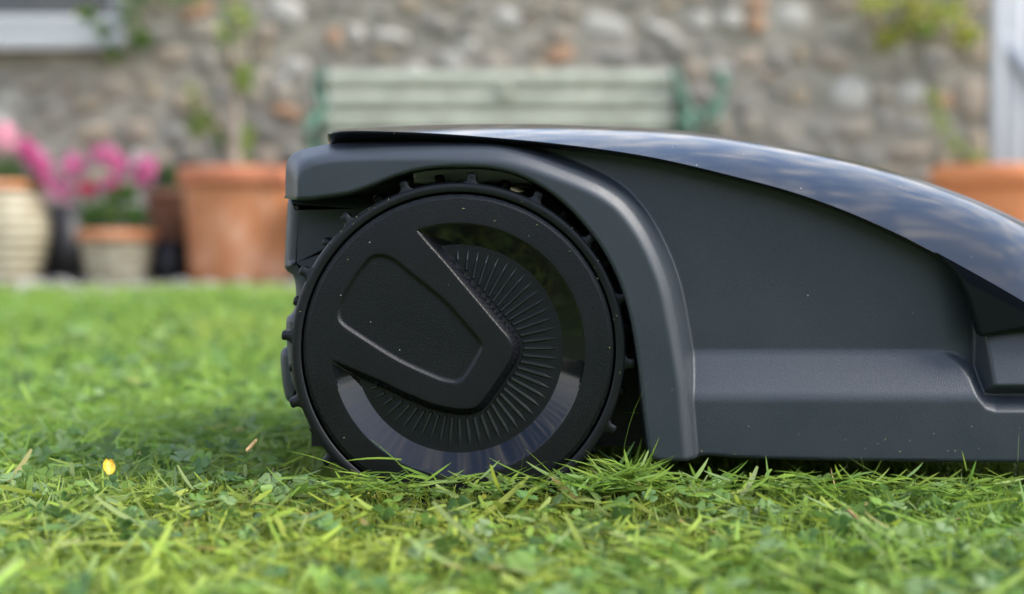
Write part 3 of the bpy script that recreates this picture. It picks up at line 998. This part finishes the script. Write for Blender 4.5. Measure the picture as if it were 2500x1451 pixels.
M_DAISY = plastic('daisy_petals', (0.75, 0.75, 0.72), 0.6)
M_DAISYC = plastic('daisy_centre', (0.7, 0.45, 0.04), 0.7)
def daisy(u, v, Y, label):
    p = PV(u, v, Y); d_ = empty('daisy', tuple(p), label, 'daisy')
    for part_, rr, mt, nb_ in (('petals', .011, M_DAISY, 14), ('centre', .004, M_DAISYC, 0)):
        mb = MB(); zz = p.z + (.0 if nb_ else .0015)
        if nb_:
            for k in range(nb_):
                a = 2*math.pi*k/nb_; c_, s_ = math.cos(a), math.sin(a)
                mb.add([(p.x + r_*c_ - w_*s_, p.y + r_*s_ + w_*c_, zz + h_) for r_, w_, h_ in ((.002,-.0012,0),(.002,.0012,0),(.009,.0022,.002),(.011,0,.002),(.009,-.0022,.002))], [(0,1,2,3,4)])
        else: mb.lathe([(.004,zz),(.003,zz+.0015),(.0001,zz+.002)], p.x, p.y, 10)
        mb.build(part_, mt, d_)
    mb = MB(); mb.tube([(p.x, p.y, 0), (p.x, p.y, p.z)], .0008, 5); mb.build('stem', M_PETALSTEM, d_)
M_PETALSTEM = plastic('daisy_stem', (0.10, 0.18, 0.04), 0.6)
daisy(188, 850, 2.35, 'small white daisy in the mid lawn at the far left')
daisy(545, 742, 3.95, 'small white daisy at the far lawn edge below the terracotta pot')
# ================================================================== wall
YWL = 6.5
M_MORT = noisy('mortar', (0.20, 0.18, 0.14), (0.32, 0.29, 0.235), 9, 0.95, 0.4, dist=0.02)
wall = empty('stone_wall', (0, YWL + 0.2, 0), 'rubble stone house wall of grey, tan and white stones with grey mortar behind the bench', 'wall')
WT = 2.0
# openings: window (left), door (right)
wx0, wx1 = -3.6, float(P(302, 60, YWL)[0]); wz0 = float(P(0, 128, YWL)[2])
dx0 = float(P(2420, 60, YWL)[0]); dx1 = dx0 + 0.95; dz1 = 1.82
mb = MB()
mb.box(-8, wx0, YWL, YWL + .4, 0, WT)
mb.box(wx0, wx1, YWL, YWL + .4, 0, wz0 - 0.002)
mb.box(wx0, wx1, YWL, YWL + .4, 1.86, WT)
mb.box(wx1, dx0, YWL, YWL + .4, 0, WT)
mb.box(dx0, dx1, YWL, YWL + .4, dz1, WT)
mb.box(dx1, 8, YWL, YWL + .4, 0, WT)
mb.build('mortar_core', M_MORT, wall, smooth=False)

SCOL = [((0.21,0.18,0.14),(0.34,0.30,0.24)), ((0.16,0.145,0.125),(0.25,0.23,0.19)), ((0.24,0.19,0.13),(0.33,0.27,0.195)),
        ((0.32,0.30,0.265),(0.43,0.41,0.36)), ((0.22,0.175,0.13),(0.31,0.255,0.20)), ((0.29,0.17,0.10),(0.36,0.22,0.135)), ((0.19,0.18,0.16),(0.28,0.265,0.235))]
SM = [noisy('stone_%s' % n_, tuple(q * 1.13 for q in a), tuple(q * 1.13 for q in b), 9, 0.9, 0.5, dist=0.01) for n_, (a, b) in zip(['fawn','slate','tan','white','brown','rust','grey'], SCOL)]
SW = [.25, .19, .13, .11, .15, .04, .13]
protos = []
for k in range(7):
    bm = bmesh.new(); bmesh.ops.create_icosphere(bm, subdivisions=1, radius=1)
    bmesh.ops.bevel(bm, geom=bm.verts[:], offset=0.3, affect='VERTICES', segments=1)
    rr = random.Random(k)
    for v in bm.verts:
        v.co *= rr.uniform(.86, 1.1)
        v.co.x = math.copysign(abs(v.co.x) ** .75, v.co.x); v.co.z = math.copysign(abs(v.co.z) ** .75, v.co.z)
    me = bpy.data.meshes.new('stone'); bm.to_mesh(me); bm.free(); me.shade_smooth()
    protos.append(me)
stone_meshes = {}
def stone_mesh(k, m):
    if (k, m) not in stone_meshes:
        me = protos[k].copy(); me.materials.append(SM[m]); stone_meshes[k, m] = me
    return stone_meshes[k, m]
srng = random.Random(11)
stones = []
z = 0.03
while z < 1.75:
    rh = srng.uniform(0.065, 0.13)
    x = -3.0 + srng.uniform(0, .1)
    while x < 3.0:
        w_ = srng.uniform(0.07, 0.2)
        cx, cz = x + w_/2, z + rh/2 + srng.uniform(-.045, .045)
        x += w_ + srng.uniform(0.006, 0.035)
        if wx0 < cx + w_*.3 and cx - w_*.4 < wx1 and cz > wz0 - 0.07: continue
        if dx0 - 0.05 < cx + w_*.4 and cx - w_*.4 < dx1 and cz < dz1: continue
        hs = rh * srng.uniform(.30, .60)
        stones.append((cx, cz, w_ * .5, hs, srng.choices(range(7), SW)[0]))
    z += rh + srng.uniform(0.004, 0.02)
def atw(u, v):
    a = P(u, v, YWL); return float(a[0]), float(a[2])
special = [(1365,135,.075,.05,5),(1935,42,.085,.07,3),(1215,243,.035,.035,3),(1140,115,.06,.04,3),(2075,235,.10,.085,3),(2225,232,.07,.06,3),
           (1950,235,.05,.05,2),(1480,65,.13,.06,3),(1240,45,.07,.05,3),(700,30,.10,.07,3),(480,30,.09,.04,5),(720,165,.07,.05,3),(215,255,.08,.04,2),
           (1845,60,.05,.05,5),(1310,115,.03,.02,2),(1105,150,.07,.05,3),(930,130,.05,.03,2),(700,275,.09,.035,5),(1290,50,.04,.03,4)]
sp = []
for (u, v, a, b, m) in special:
    cx, cz = atw(u, v); sp.append((cx, cz, a, b, m))
stones = [s_ for s_ in stones if all(abs(s_[0]-q[0]) > (s_[2]+q[2])*.75 or abs(s_[1]-q[1]) > (s_[3]+q[3])*.75 for q in sp)] + sp
def vis(s_):
    return s_[1] < 1.36 and abs(s_[0]) < 2.6 and s_[1] > 0.05
vs_ = [s_ for s_ in stones if vis(s_)]; hid = [s_ for s_ in stones if not vis(s_)]
hidden_x = [s_ for s_ in vs_ if (s_[1] < 0.55 and s_[0] > -1.0 and s_[0] < 2.4)]
vs_ = [s_ for s_ in vs_ if s_ not in hidden_x]
vs_.sort(key=lambda s_: -s_[2] * s_[3])
parts_, rest = vs_[:300], vs_[300:] + hid + hidden_x
for (cx, cz, a, b, m) in parts_:
    o = bpy.data.objects.new('stone', stone_mesh(srng.randrange(7), m)); COL.objects.link(o); o.parent = wall
    o.location = Vector((cx, YWL + srng.uniform(0.0, .012), cz)) - wall.location
    o.scale = (a, srng.uniform(.025, .045), b); o.rotation_euler = (0, srng.uniform(-.45, .45), 0)
groups_v = {}
bv, bf, bm_i = [], [], []
for (cx, cz, a, b, m) in rest:
    me = protos[srng.randrange(7)]; n0 = len(bv)
    for v in me.vertices: bv.append((cx + v.co.x * a, YWL + v.co.y * .035, cz + v.co.z * b))
    for p_ in me.polygons: bf.append([i + n0 for i in p_.vertices]); bm_i.append(m)
o = mk('rubble_stones', bv, bf, None, wall)
for m_ in SM: o.data.materials.append(m_)
o.data.polygons.foreach_set('material_index', bm_i)
tag(o, kind='stuff')

# ---- window
M_WHITE = plastic('white_paint', (0.31, 0.325, 0.33), 0.45)
M_SILL = noisy('sill_stone', (0.26, 0.25, 0.23), (0.36, 0.34, 0.31), 14, 0.9, 0.2)
m_, nt_, b_ = newmat('window_glass'); b_.inputs['Base Color'].default_value = (0.02, 0.025, 0.03, 1); b_.inputs['Roughness'].default_value = 0.04
M_GLASS = m_
win = empty('window', (wx0, YWL, wz0), 'white framed house window with grey stone sill, above the pots at upper left', 'window')
ztop_s = float(P(0, 20, YWL)[2]); zmid = float(P(0, 118, YWL - .05)[2])
mb = MB(); mb.box(wx0 - .03, wx1 + .03, YWL - .10, YWL + .12, wz0, zmid, .008); mb.build('sill', M_SILL, win)
mb = MB(); mb.box(wx0, wx1, YWL - .03, YWL + .10, zmid, zmid + .075, .012); mb.build('lower_board', M_WHITE, win)
mb = MB(); mb.box(wx0, wx1, YWL + .012, YWL + .10, zmid + .075, zmid + .16, .015)
mb.box(wx0, wx0 + .07, YWL + .02, YWL + .10, zmid + .16, 1.80, .01); mb.box(wx1 - .07, wx1, YWL + .02, YWL + .10, zmid + .16, 1.80, .01)
mb.box(wx0, wx1, YWL + .02, YWL + .10, 1.80, 1.858, .01); mb.box((wx0+wx1)/2 - .03, (wx0+wx1)/2 + .03, YWL + .03, YWL + .09, zmid + .16, 1.80, .01)
mb.build('frame', M_WHITE, win)
for (a, b) in ((wx0 + .07, (wx0+wx1)/2 - .03), ((wx0+wx1)/2 + .03, wx1 - .07)):
    mb = MB(); mb.box(a, b, YWL + .055, YWL + .062, zmid + .16, 1.80); mb.build('pane', M_GLASS, win, smooth=False)

# ---- door at right
M_DOOR = plastic('pale_door_paint', (0.42, 0.43, 0.44), 0.5)
door = empty('door', (dx0, YWL, 0), 'pale grey-blue boarded door with a diagonal brace, right of the stone wall', 'door')
mb = MB(); mb.box(dx0, dx0 + .055, YWL - .02, YWL + .06, 0.005, dz1 - .06, .006); mb.box(dx0, dx1, YWL - .02, YWL + .06, dz1 - .058, dz1 - .002, .006)
mb.box(dx1 - .055, dx1, YWL - .02, YWL + .06, 0.005, dz1 - .06, .006); mb.build('frame', M_DOOR, door)
for k in range(7):
    a = dx0 + .058 + k * .119
    mb = MB(); mb.box(a, a + .115, YWL + .02, YWL + .045, 0.01, dz1 - .065, .004); mb.build('plank', M_DOOR, door)
M_BRACE = plastic('grey_brace_paint', (0.30, 0.32, 0.35), 0.5)
def bar(mb, p0, p1, hw, y0, y1):
    p0 = Vector((p0[0], 0, p0[1])); p1 = Vector((p1[0], 0, p1[1])); d = (p1 - p0).normalized(); nrm = Vector((-d.z, 0, d.x)) * hw
    vs = []
    for yy in (y0, y1):
        for q in (p0 - nrm, p0 + nrm, p1 + nrm, p1 - nrm): vs.append((q.x, yy, q.z))
    mb.add(vs, [(0,1,2,3),(4,7,6,5),(0,4,5,1),(1,5,6,2),(2,6,7,3),(3,7,4,0)])
mb = MB(); bar(mb, atw(2438, 90), (dx0 + .80, 0.30), .04, YWL - .004, YWL + .018); mb.build('brace', M_BRACE, door)
# quoins of dressed stone by the door
for k in range(8):
    w_ = .14 if k % 2 else .09
    o = bpy.data.objects.new('quoin', stone_mesh(k % 7, 4 if k % 2 else 2)); COL.objects.link(o); o.parent = wall
    o.location = Vector((dx0 - w_/2 - .012, YWL - .002, .12 + k * .235)) - wall.location; o.scale = (w_*.55, .03, .11)

# ================================================================== bench
M_SLAT = noisy('sage_slat_paint', (0.24, 0.25, 0.19), (0.35, 0.36, 0.285), 9, 0.55, 0.1)
M_IRON = noisy('green_iron_paint', (0.04, 0.11, 0.07), (0.08, 0.18, 0.12), 20, 0.5, 0.2)
YB = 6.18
bl = float(P(800, 200, YB)[0]); br = float(P(1640, 200, YB)[0])
bench = empty('garden_bench', ((bl+br)/2, YB, 0), 'pale sage green slatted bench with dark green cast iron ends against the stone wall', 'bench')
zt = float(P(1200, 171, YB)[2])
pitch = 0.0905
for k in range(5):
    z1 = zt - k * pitch
    # backrest slat, leaning back, with rounded weather edge
    prof = [(.004,-.067),(-.006,-.060),(-.016,-.036),(-.015,-.030),(.004,-.002),(.012,0),(.018,-.004),(.016,-.067)]
    yo = -k * 0.012
    vs = []
    for xx in (bl, br):
        for (py, pz) in prof: vs.append((xx, YB + yo + py, z1 + pz * 1.25))
    n = len(prof); f = [tuple(range(n)), tuple(range(n, 2*n))] + [(i, (i+1) % n, n + (i+1) % n, n + i) for i in range(n)]
    o = mk('back_slat', vs, f, M_SLAT, bench, smooth=False); fixn(o)
for k in range(6):
    y1 = YB - .08 - k * .068
    mb = MB(); mb.box(bl, br, y1 - .058, y1, .42 - .004*k, .445 - .004*k, .006); mb.build('seat_slat', M_SLAT, bench)
mb = MB(); xm, zm = float(P(1232,225,YB)[0]), float(P(1232,225,YB)[2])
vs = []; 
for yy, rr in ((-.006,.030),(-.018,.034),(-.026,.024)):
    for k in range(16): vs.append((xm + rr*math.cos(k*math.pi/8), YB - .012 + yy, zm + rr*math.sin(k*math.pi/8)))
mb.add(vs, [(r_*16+k, r_*16+(k+1)%16, (r_+1)*16+(k+1)%16, (r_+1)*16+k) for r_ in range(2) for k in range(16)] + [tuple(32+k for k in range(16))])
mb.build('medallion', M_SLAT, bench)
for sx, xe in ((-1, bl - .022), (1, br + .022)):
    mb = MB()
    zz = zt
    mb.tube([(xe, YB + .02, zz + .01), (xe, YB + .015, zz - .10), (xe, YB - .03, .50), (xe, YB + .0, .25), (xe, YB + .06, 0.01)], [.022,.026,.028,.026,.03], 8)
    # scrolled arm
    armp = [(xe, YB - .02, .66), (xe, YB - .15, .70), (xe, YB - .32, .69), (xe, YB - .42, .655), (xe, YB - .44, .60), (xe, YB - .39, .575), (xe, YB - .36, .60)]
    mb.tube(armp, .022, 8)
    mb.tube([(xe, YB - .36, .60), (xe, YB - .37, .48), (xe, YB - .40, .30), (xe, YB - .46, .01)], [.02,.024,.024,.03], 8)
    mb.tube([(xe, YB - .03, .43), (xe, YB - .40, .43)], .022, 8)
    # leaf scrollwork that swells sideways
    sc = [(-780+780, 0)]
    if sx < 0:
        pts = [(790,175),(772,195),(766,215),(776,235),(788,262),(782,300),(792,330)]
    else:
        pts = [(1640,165),(1652,185),(1662,215),(1672,250),(1690,280),(1720,285),(1745,262),(1765,235),(1772,208),(1758,188),(1742,196),(1745,215)]
    q = [tuple(PV(a, b, YB - .03)) for a, b in pts]
    mb.tube(q, [.020]*len(q) if sx < 0 else [.012,.014,.016,.02,.022,.024,.026,.028,.028,.024,.02,.014], 8)
    if sx > 0:
        for pts in ([(1700,330),(1712,300),(1735,270),(1752,240)], [(1660,330),(1675,300),(1690,275)], [(1740,330),(1748,300),(1760,262)]):
            q = [tuple(PV(a, b, YB - .04)) for a, b in pts]; mb.tube(q, .014, 6)
    mb.build('bench_end', M_IRON, bench)

# ================================================================== pots and plants
M_TERRA = noisy('terracotta', (0.40, 0.155, 0.062), (0.56, 0.29, 0.17), 7, 0.8, 0.25, c3=(0.47, 0.19, 0.08))
M_TERRAR = noisy('red_terracotta', (0.42, 0.14, 0.065), (0.50, 0.19, 0.09), 6, 0.8, 0.15)
M_TERRAD = noisy('dark_terracotta', (0.20, 0.09, 0.05), (0.28, 0.13, 0.07), 8, 0.85, 0.15)
M_TERRAO = noisy('orange_terracotta', (0.60, 0.20, 0.07), (0.68, 0.25, 0.09), 6, 0.7, 0.1)
M_CREAM = noisy('cream_glaze', (0.27, 0.235, 0.15), (0.40, 0.365, 0.26), 14, 0.6, 0.15)
M_BLKP = plastic('black_pot_plastic', (0.012, 0.012, 0.014), 0.45)
M_COMP = noisy('compost', (0.02, 0.015, 0.01), (0.05, 0.04, 0.03), 40, 0.95, 0.5)
def pot(name, u, v_top, v_bot, Y, prof, mat, label, rim=None, ribs=0, cat='plant pot', group=None):
    """prof: (half-width px, v) from bottom to top at the pot's distance"""
    s_ = Y / FPX
    base = PV(u, v_bot, Y)
    o = empty(name, (base.x, Y, 0.0), label, cat, group)
    z0 = base.z
    zz = [(r_ * s_, float(P(u, v, Y)[2]) - z0 + 0.004) for (r_, v) in prof]
    pts = [(0.001, .006)] + zz
    if ribs:
        dense = []
        rs = np.array([p[0] for p in zz]); zs = np.array([p[1] for p in zz])
        for q in np.linspace(zs[0], zs[-1], ribs * 4):
            dense.append((float(np.interp(q, zs, rs)) + 0.006 * math.sin(q / (zs[-1]) * ribs * 2 * math.pi), float(q)))
        pts = [(0.001, .006)] + dense
    top = pts[-1]
    if rim is None:
        pts2 = pts + [(top[0] - .02, top[1] - .002), (top[0] - .03, top[1] - .05)]
    else: pts2 = pts
    mb = MB(); mb.lathe(pts2, base.x, Y, 56); mb.build('body', mat, o)
    if rim is not None:
        (rm, rv0, rv1, rmat) = rim
        za = float(P(u, rv0, Y)[2]) - z0; zb = float(P(u, rv1, Y)[2]) - z0; rr = rm * s_
        mb = MB(); mb.lathe([(top[0] - .004, za + .001), (rr - .006, za), (rr, za + .008), (rr + .001, (za+zb)/2), (rr, zb - .008), (rr - .008, zb), (rr - .022, zb - .002), (rr - .035, zb - .06)], base.x, Y, 56)
        mb.build('rim', rmat, o)
    zc = (pts[-1][1] if rim is None else zb) - .045
    mb = MB(); mb.lathe([(0.001, zc + .01), (top[0] * .9, zc)], base.x, Y, 32); mb.build('compost', M_COMP, o)
    return o, base.x, Y, zc
pot('terracotta_pot', 588, 408, 690, 6.05, [(108,690),(120,684),(122,672),(134,455)], M_TERRA, 'large plain terracotta pot with thick rim left of the bench, partly behind the mower', rim=(148,452,408,M_TERRAR), group='pots by the stone wall')
pot('glazed_pot', -8, 440, 690, 6.0, [(92,690),(100,680),(112,640),(126,580),(128,540),(118,490),(104,462)], M_CREAM, 'cream ribbed pot at the far left edge with pink flowers above', rim=(112,462,440,M_TERRA), ribs=9, group='pots by the stone wall')
pot('glazed_pot', 288, 558, 690, 6.02, [(62,690),(70,684),(78,650),(84,610),(86,582)], M_CREAM, 'small cream ribbed pot with terracotta rim, between the cream pot and the terracotta pot', rim=(97,584,558,M_TERRA), ribs=6, group='pots by the stone wall')
pot('dark_pot', 160, 505, 690, 6.3, [(48,690),(52,684),(64,505)], M_BLKP, 'black plastic pot behind the gap between the two cream pots', group='pots by the stone wall')
pot('dark_pot', 408, 590, 690, 6.2, [(44,690),(48,684),(54,592)], M_BLKP, 'low black pot between the small cream pot and the terracotta pot', group='pots by the stone wall')
pot('brown_pot', 425, 468, 690, 6.36, [(50,690),(54,684),(62,480)], M_TERRAD, 'brown clay pot half hidden behind the low black pot', rim=(66,492,468,M_TERRAD), group='pots by the stone wall')
pot('terracotta_pot', 2440, 402, 690, 5.95, [(118,690),(124,684),(150,450)], M_TERRAO, 'bright orange terracotta pot by the pale door, only its rim above the lid', rim=(166,450,402,M_TERRAO), group='pots by the stone wall')

M_LEAF = leafmat('leaves', 0.5, 0.35)
M_PINK = leafmat('petals', 0.6, 0.35, 0.2)
def leaves(name, blobs, n_per, size, cols, parent, mat=M_LEAF, asp=1.6, seed=1):
    """blobs: (x,y,z,rx,ry,rz) volumes filled with folded leaves"""
    r_ = np.random.default_rng(seed)
    Vs, Fs, Cs = [], [], []; b0 = 0
    for (x, y, z, rx, ry, rz) in blobs:
        m = n_per
        p = r_.normal(0, 1, (m, 3)); p /= np.linalg.norm(p, axis=1)[:, None]; p *= (r_.random(m) ** .5)[:, None]
        p = p * np.array([rx, ry, rz]) + np.array([x, y, z])
        d = r_.normal(0, 1, (m, 3)) + np.array([0, -.2, .3]); d /= np.linalg.norm(d, axis=1)[:, None]
        a = np.cross(d, r_.normal(0, 1, (m, 3))); a /= np.linalg.norm(a, axis=1)[:, None]
        nrm = np.cross(d, a)
        s_ = size * r_.uniform(.6, 1.3, m)[:, None]
        v0 = p; v1 = p + d*s_*.5*asp/1.6 + a*s_*.42 + nrm*s_*.12; v2 = p + d*s_*asp*.65; v3 = p + d*s_*.5*asp/1.6 - a*s_*.42 + nrm*s_*.12
        Vs.append(np.stack([v0, v1, v2, v3], 1).reshape(-1, 3))
        f = np.array([0,1,2,0,2,3]); Fs.append((b0 + np.arange(m)[:, None]*4 + f[None, :]).ravel()); b0 += m*4
        c_ = np.array(cols)[r_.integers(len(cols), size=m)] * r_.uniform(.75, 1.2, (m, 1))
        Cs.append(np.repeat(c_, 4, 0))
    o = fast_mesh(name, np.vstack(Vs) - (np.array(parent.location) if parent else 0), np.concatenate(Fs), 3, np.vstack(Cs), mat, smooth=False)
    o.parent = parent
    return o
def blob(u, v, Y, ru, rv, ry=None):
    p = PV(u, v, Y); s_ = Y / FPX
    return (p.x, p.y, p.z, ru*s_, ry if ry else max(ru, rv)*s_*.8, rv*s_)
GR = [(0.07,0.16,0.03),(0.10,0.20,0.03),(0.14,0.24,0.04)]
DGR = [(0.03,0.08,0.03),(0.05,0.11,0.04)]
YG = [(0.22,0.30,0.04),(0.30,0.36,0.06),(0.18,0.27,0.05)]
YEL = [(0.45,0.42,0.05),(0.55,0.48,0.10),(0.28,0.32,0.05)]
PK = [(0.62,0.10,0.30),(0.68,0.20,0.42),(0.55,0.07,0.24),(0.72,0.30,0.48)]
def geranium(u, v0, Y, heads, lv, label, seed, pale=(), dark=()):
    base = PV(u, v0, Y)
    g_ = empty('geranium', tuple(base), label, 'flower', 'geraniums in the pots')
    leaves('foliage', [blob(*b, ) for b in lv], 130, .035, GR + DGR, g_, seed=seed, asp=1.2)
    for i, (hu, hv, hr) in enumerate(heads):
        top = PV(hu, hv, Y)
        mb = MB(); mid = (base + top) / 2 + Vector((0, 0, .03)); mb.tube([tuple(base), tuple(mid), tuple(top)], .0035, 5)
        mb.build('stem', M_STEM, g_)
        cols = PK
        if (hu, hv, hr) in pale: cols = [(0.85,0.45,0.55),(0.85,0.55,0.62)]
        if (hu, hv, hr) in dark: cols = [(0.70,0.04,0.16),(0.62,0.05,0.15)]
        leaves('flower_head', [blob(hu, hv, Y, hr, hr * .85)], 150, .024, cols, g_, M_PINK, asp=1.1, seed=seed*31 + i)
M_STEM = noisy('green_stem', (0.08, 0.15, 0.04), (0.12, 0.2, 0.05), 50, 0.6, 0.1)
h1 = [(62,360,26),(95,400,30),(108,430,24),(78,380,26),(70,440,18)]
geranium(40, 460, 5.95, h1 + [(8,348,36),(12,320,24)], [(10,420,5.95,60,34),(60,440,5.95,40,20)], 'pink geranium with one pale head in the cream pot at the far left', 3, pale=[(8,348,36),(12,320,24)])
h2 = [(180,405,36),(148,462,42),(255,378,36),(290,405,30),(355,405,33),(345,437,20),(272,450,27),(214,464,20)]
geranium(280, 575, 5.98, h2, [(270,520,5.98,70,34),(225,535,5.98,40,26),(300,480,5.98,50,26),(330,530,5.98,30,30)], 'bright pink geranium with many heads in the small cream pot', 5, dark=[(214,464,20)])

# climber in the large pot
cl = empty('climbing_plant', tuple(PV(575, 420, 6.1)), 'thin climbing shrub with pale stem and lime leaves in the large terracotta pot', 'climber')
M_BARK = noisy('pale_bark', (0.26, 0.20, 0.15), (0.36, 0.29, 0.23), 30, 0.85, 0.3)
mb = MB(); mb.tube([tuple(PV(a, b, 6.1)) for a, b in ((578,440),(572,380),(566,320),(574,270),(562,200),(560,130),(568,60),(575,-20),(560,-120))], [.032,.028,.025,.024,.022,.02,.018,.016,.012], 8)
mb.tube([tuple(PV(a, b, 6.12)) for a, b in ((575,260),(592,200),(600,130),(590,40))], .012, 6)
mb.tube([tuple(PV(a, b, 6.12)) for a, b in ((566,330),(530,290),(500,250),(478,215))], .010, 6)
mb.build('stem', M_BARK, cl)
leaves('leaves', [blob(*b) for b in ((575,20,6.1,34,60),(560,100,6.1,24,50),(600,195,6.1,20,34),(480,240,6.15,22,34),(505,290,6.15,30,22),(540,340,6.15,16,24),
       (600,350,6.15,22,44),(470,310,6.2,22,18),(600,60,6.15,24,50),(540,-60,6.1,80,60))], 46, .035, YG + GR[1:], cl, seed=12)
cl2 = empty('wall_creeper', tuple(PV(300, 0, 6.4)), 'green and yellow creeper hanging beside the window at upper left', 'creeper')
mb = MB(); mb.tube([tuple(PV(a, b, 6.42)) for a, b in ((420,-90),(370,-20),(340,60),(320,110))], .007, 6); mb.build('stem', M_BARK, cl2)
leaves('leaves', [blob(*b) for b in ((320,50,6.35,34,44),(345,95,6.38,24,30),(280,130,6.38,18,16),(215,40,6.3,26,24),(250,75,6.3,18,10),(340,0,6.38,45,24),(440,-10,6.4,60,18),(400,-60,6.4,120,40))], 46, .035, GR + DGR + YG[:1], cl2, seed=14)
cl3 = empty('wall_creeper', tuple(PV(2250, 0, 6.4)), 'yellow-green creeper over the top right of the stone wall beside the door', 'creeper')
mb = MB(); mb.tube([tuple(PV(a, b, 6.42)) for a, b in ((2150,-60),(2220,20),(2300,80),(2350,160))], .008, 6); mb.build('stem', M_BARK, cl3)
leaves('leaves', [blob(*b) for b in ((2150,10,6.4,52,24),(2240,20,6.4,60,42),(2320,30,6.4,50,44),(2170,95,6.42,36,24),(2250,65,6.4,40,26),(2360,90,6.4,30,28),(2250,-60,6.4,160,50))], 80, .035, YEL + YG, cl3, seed=16)
cl4 = empty('wall_fern', tuple(PV(2300, 380, 6.4)), 'thin olive weed growing up the wall joints above the orange pot', 'weed')
mb = MB(); mb.tube([tuple(PV(a, b, 6.42)) for a, b in ((2360,400),(2330,340),(2300,280),(2282,215))], .005, 6); mb.build('stem', M_STEM, cl4)
leaves('leaves', [blob(*b) for b in ((2282,240,6.4,18,34),(2300,300,6.4,20,36),(2330,360,6.4,26,28),(2380,385,6.4,24,14))], 34, .028, YG + YEL[2:], cl4, seed=18)
cl5 = empty('low_shrub', tuple(PV(420, 470, 6.36)), 'small dark green plant in the brown clay pot', 'plant')
leaves('leaves', [blob(*b) for b in ((420,440,6.36,36,30),(395,425,6.36,22,16))], 60, .03, DGR + GR[:1], cl5, seed=19)

# pebbles along the wall foot
M_PEB = noisy('pebble', (0.14, 0.13, 0.115), (0.42, 0.39, 0.36), 9, 0.85, 0.2)
pv, pf = [], []
icos = protos[0]
pr = random.Random(4)
for i in range(2600):
    x_ = pr.uniform(-3, 3); y_ = pr.uniform(4.3, 6.46); s_ = pr.uniform(.005, .016) * pr.choice([1, 1, 1, 1.8]); n0 = len(pv)
    for v in icos.vertices: pv.append((x_ + v.co.x*s_*1.2, y_ + v.co.y*s_, .006 + s_*.4 + v.co.z*s_*.6))
    for p_ in icos.polygons: pf.append([i_ + n0 for i_ in p_.vertices])
o = mk('gravel', pv, pf, M_PEB); tag(o, 'pale gravel strip along the foot of the stone wall', 'gravel', kind='stuff')

# ================================================================== hedge behind the photographer (seen only in reflections)
hd = empty('hedge', (0, -5.5, 0), 'tall dark green hedge behind the lawn, mirrored in the glossy wheel ring', 'hedge')
mb = MB(); mb.box(-14, 14, -6.3, -5.2, 0, 1.9, .3); mb.build('hedge_core', noisy('hedge_leaf_mass', (0.02, 0.04, 0.012), (0.05, 0.09, 0.025), 9, 0.8, 0.8, dist=.1), hd)
leaves('foliage', [(x_, -5.6, 1.0 + .3*math.sin(x_*3), 1.4, .6, 1.2) for x_ in np.arange(-13, 13.5, 1.6)], 350, .16, DGR + GR[:1], hd, seed=40)
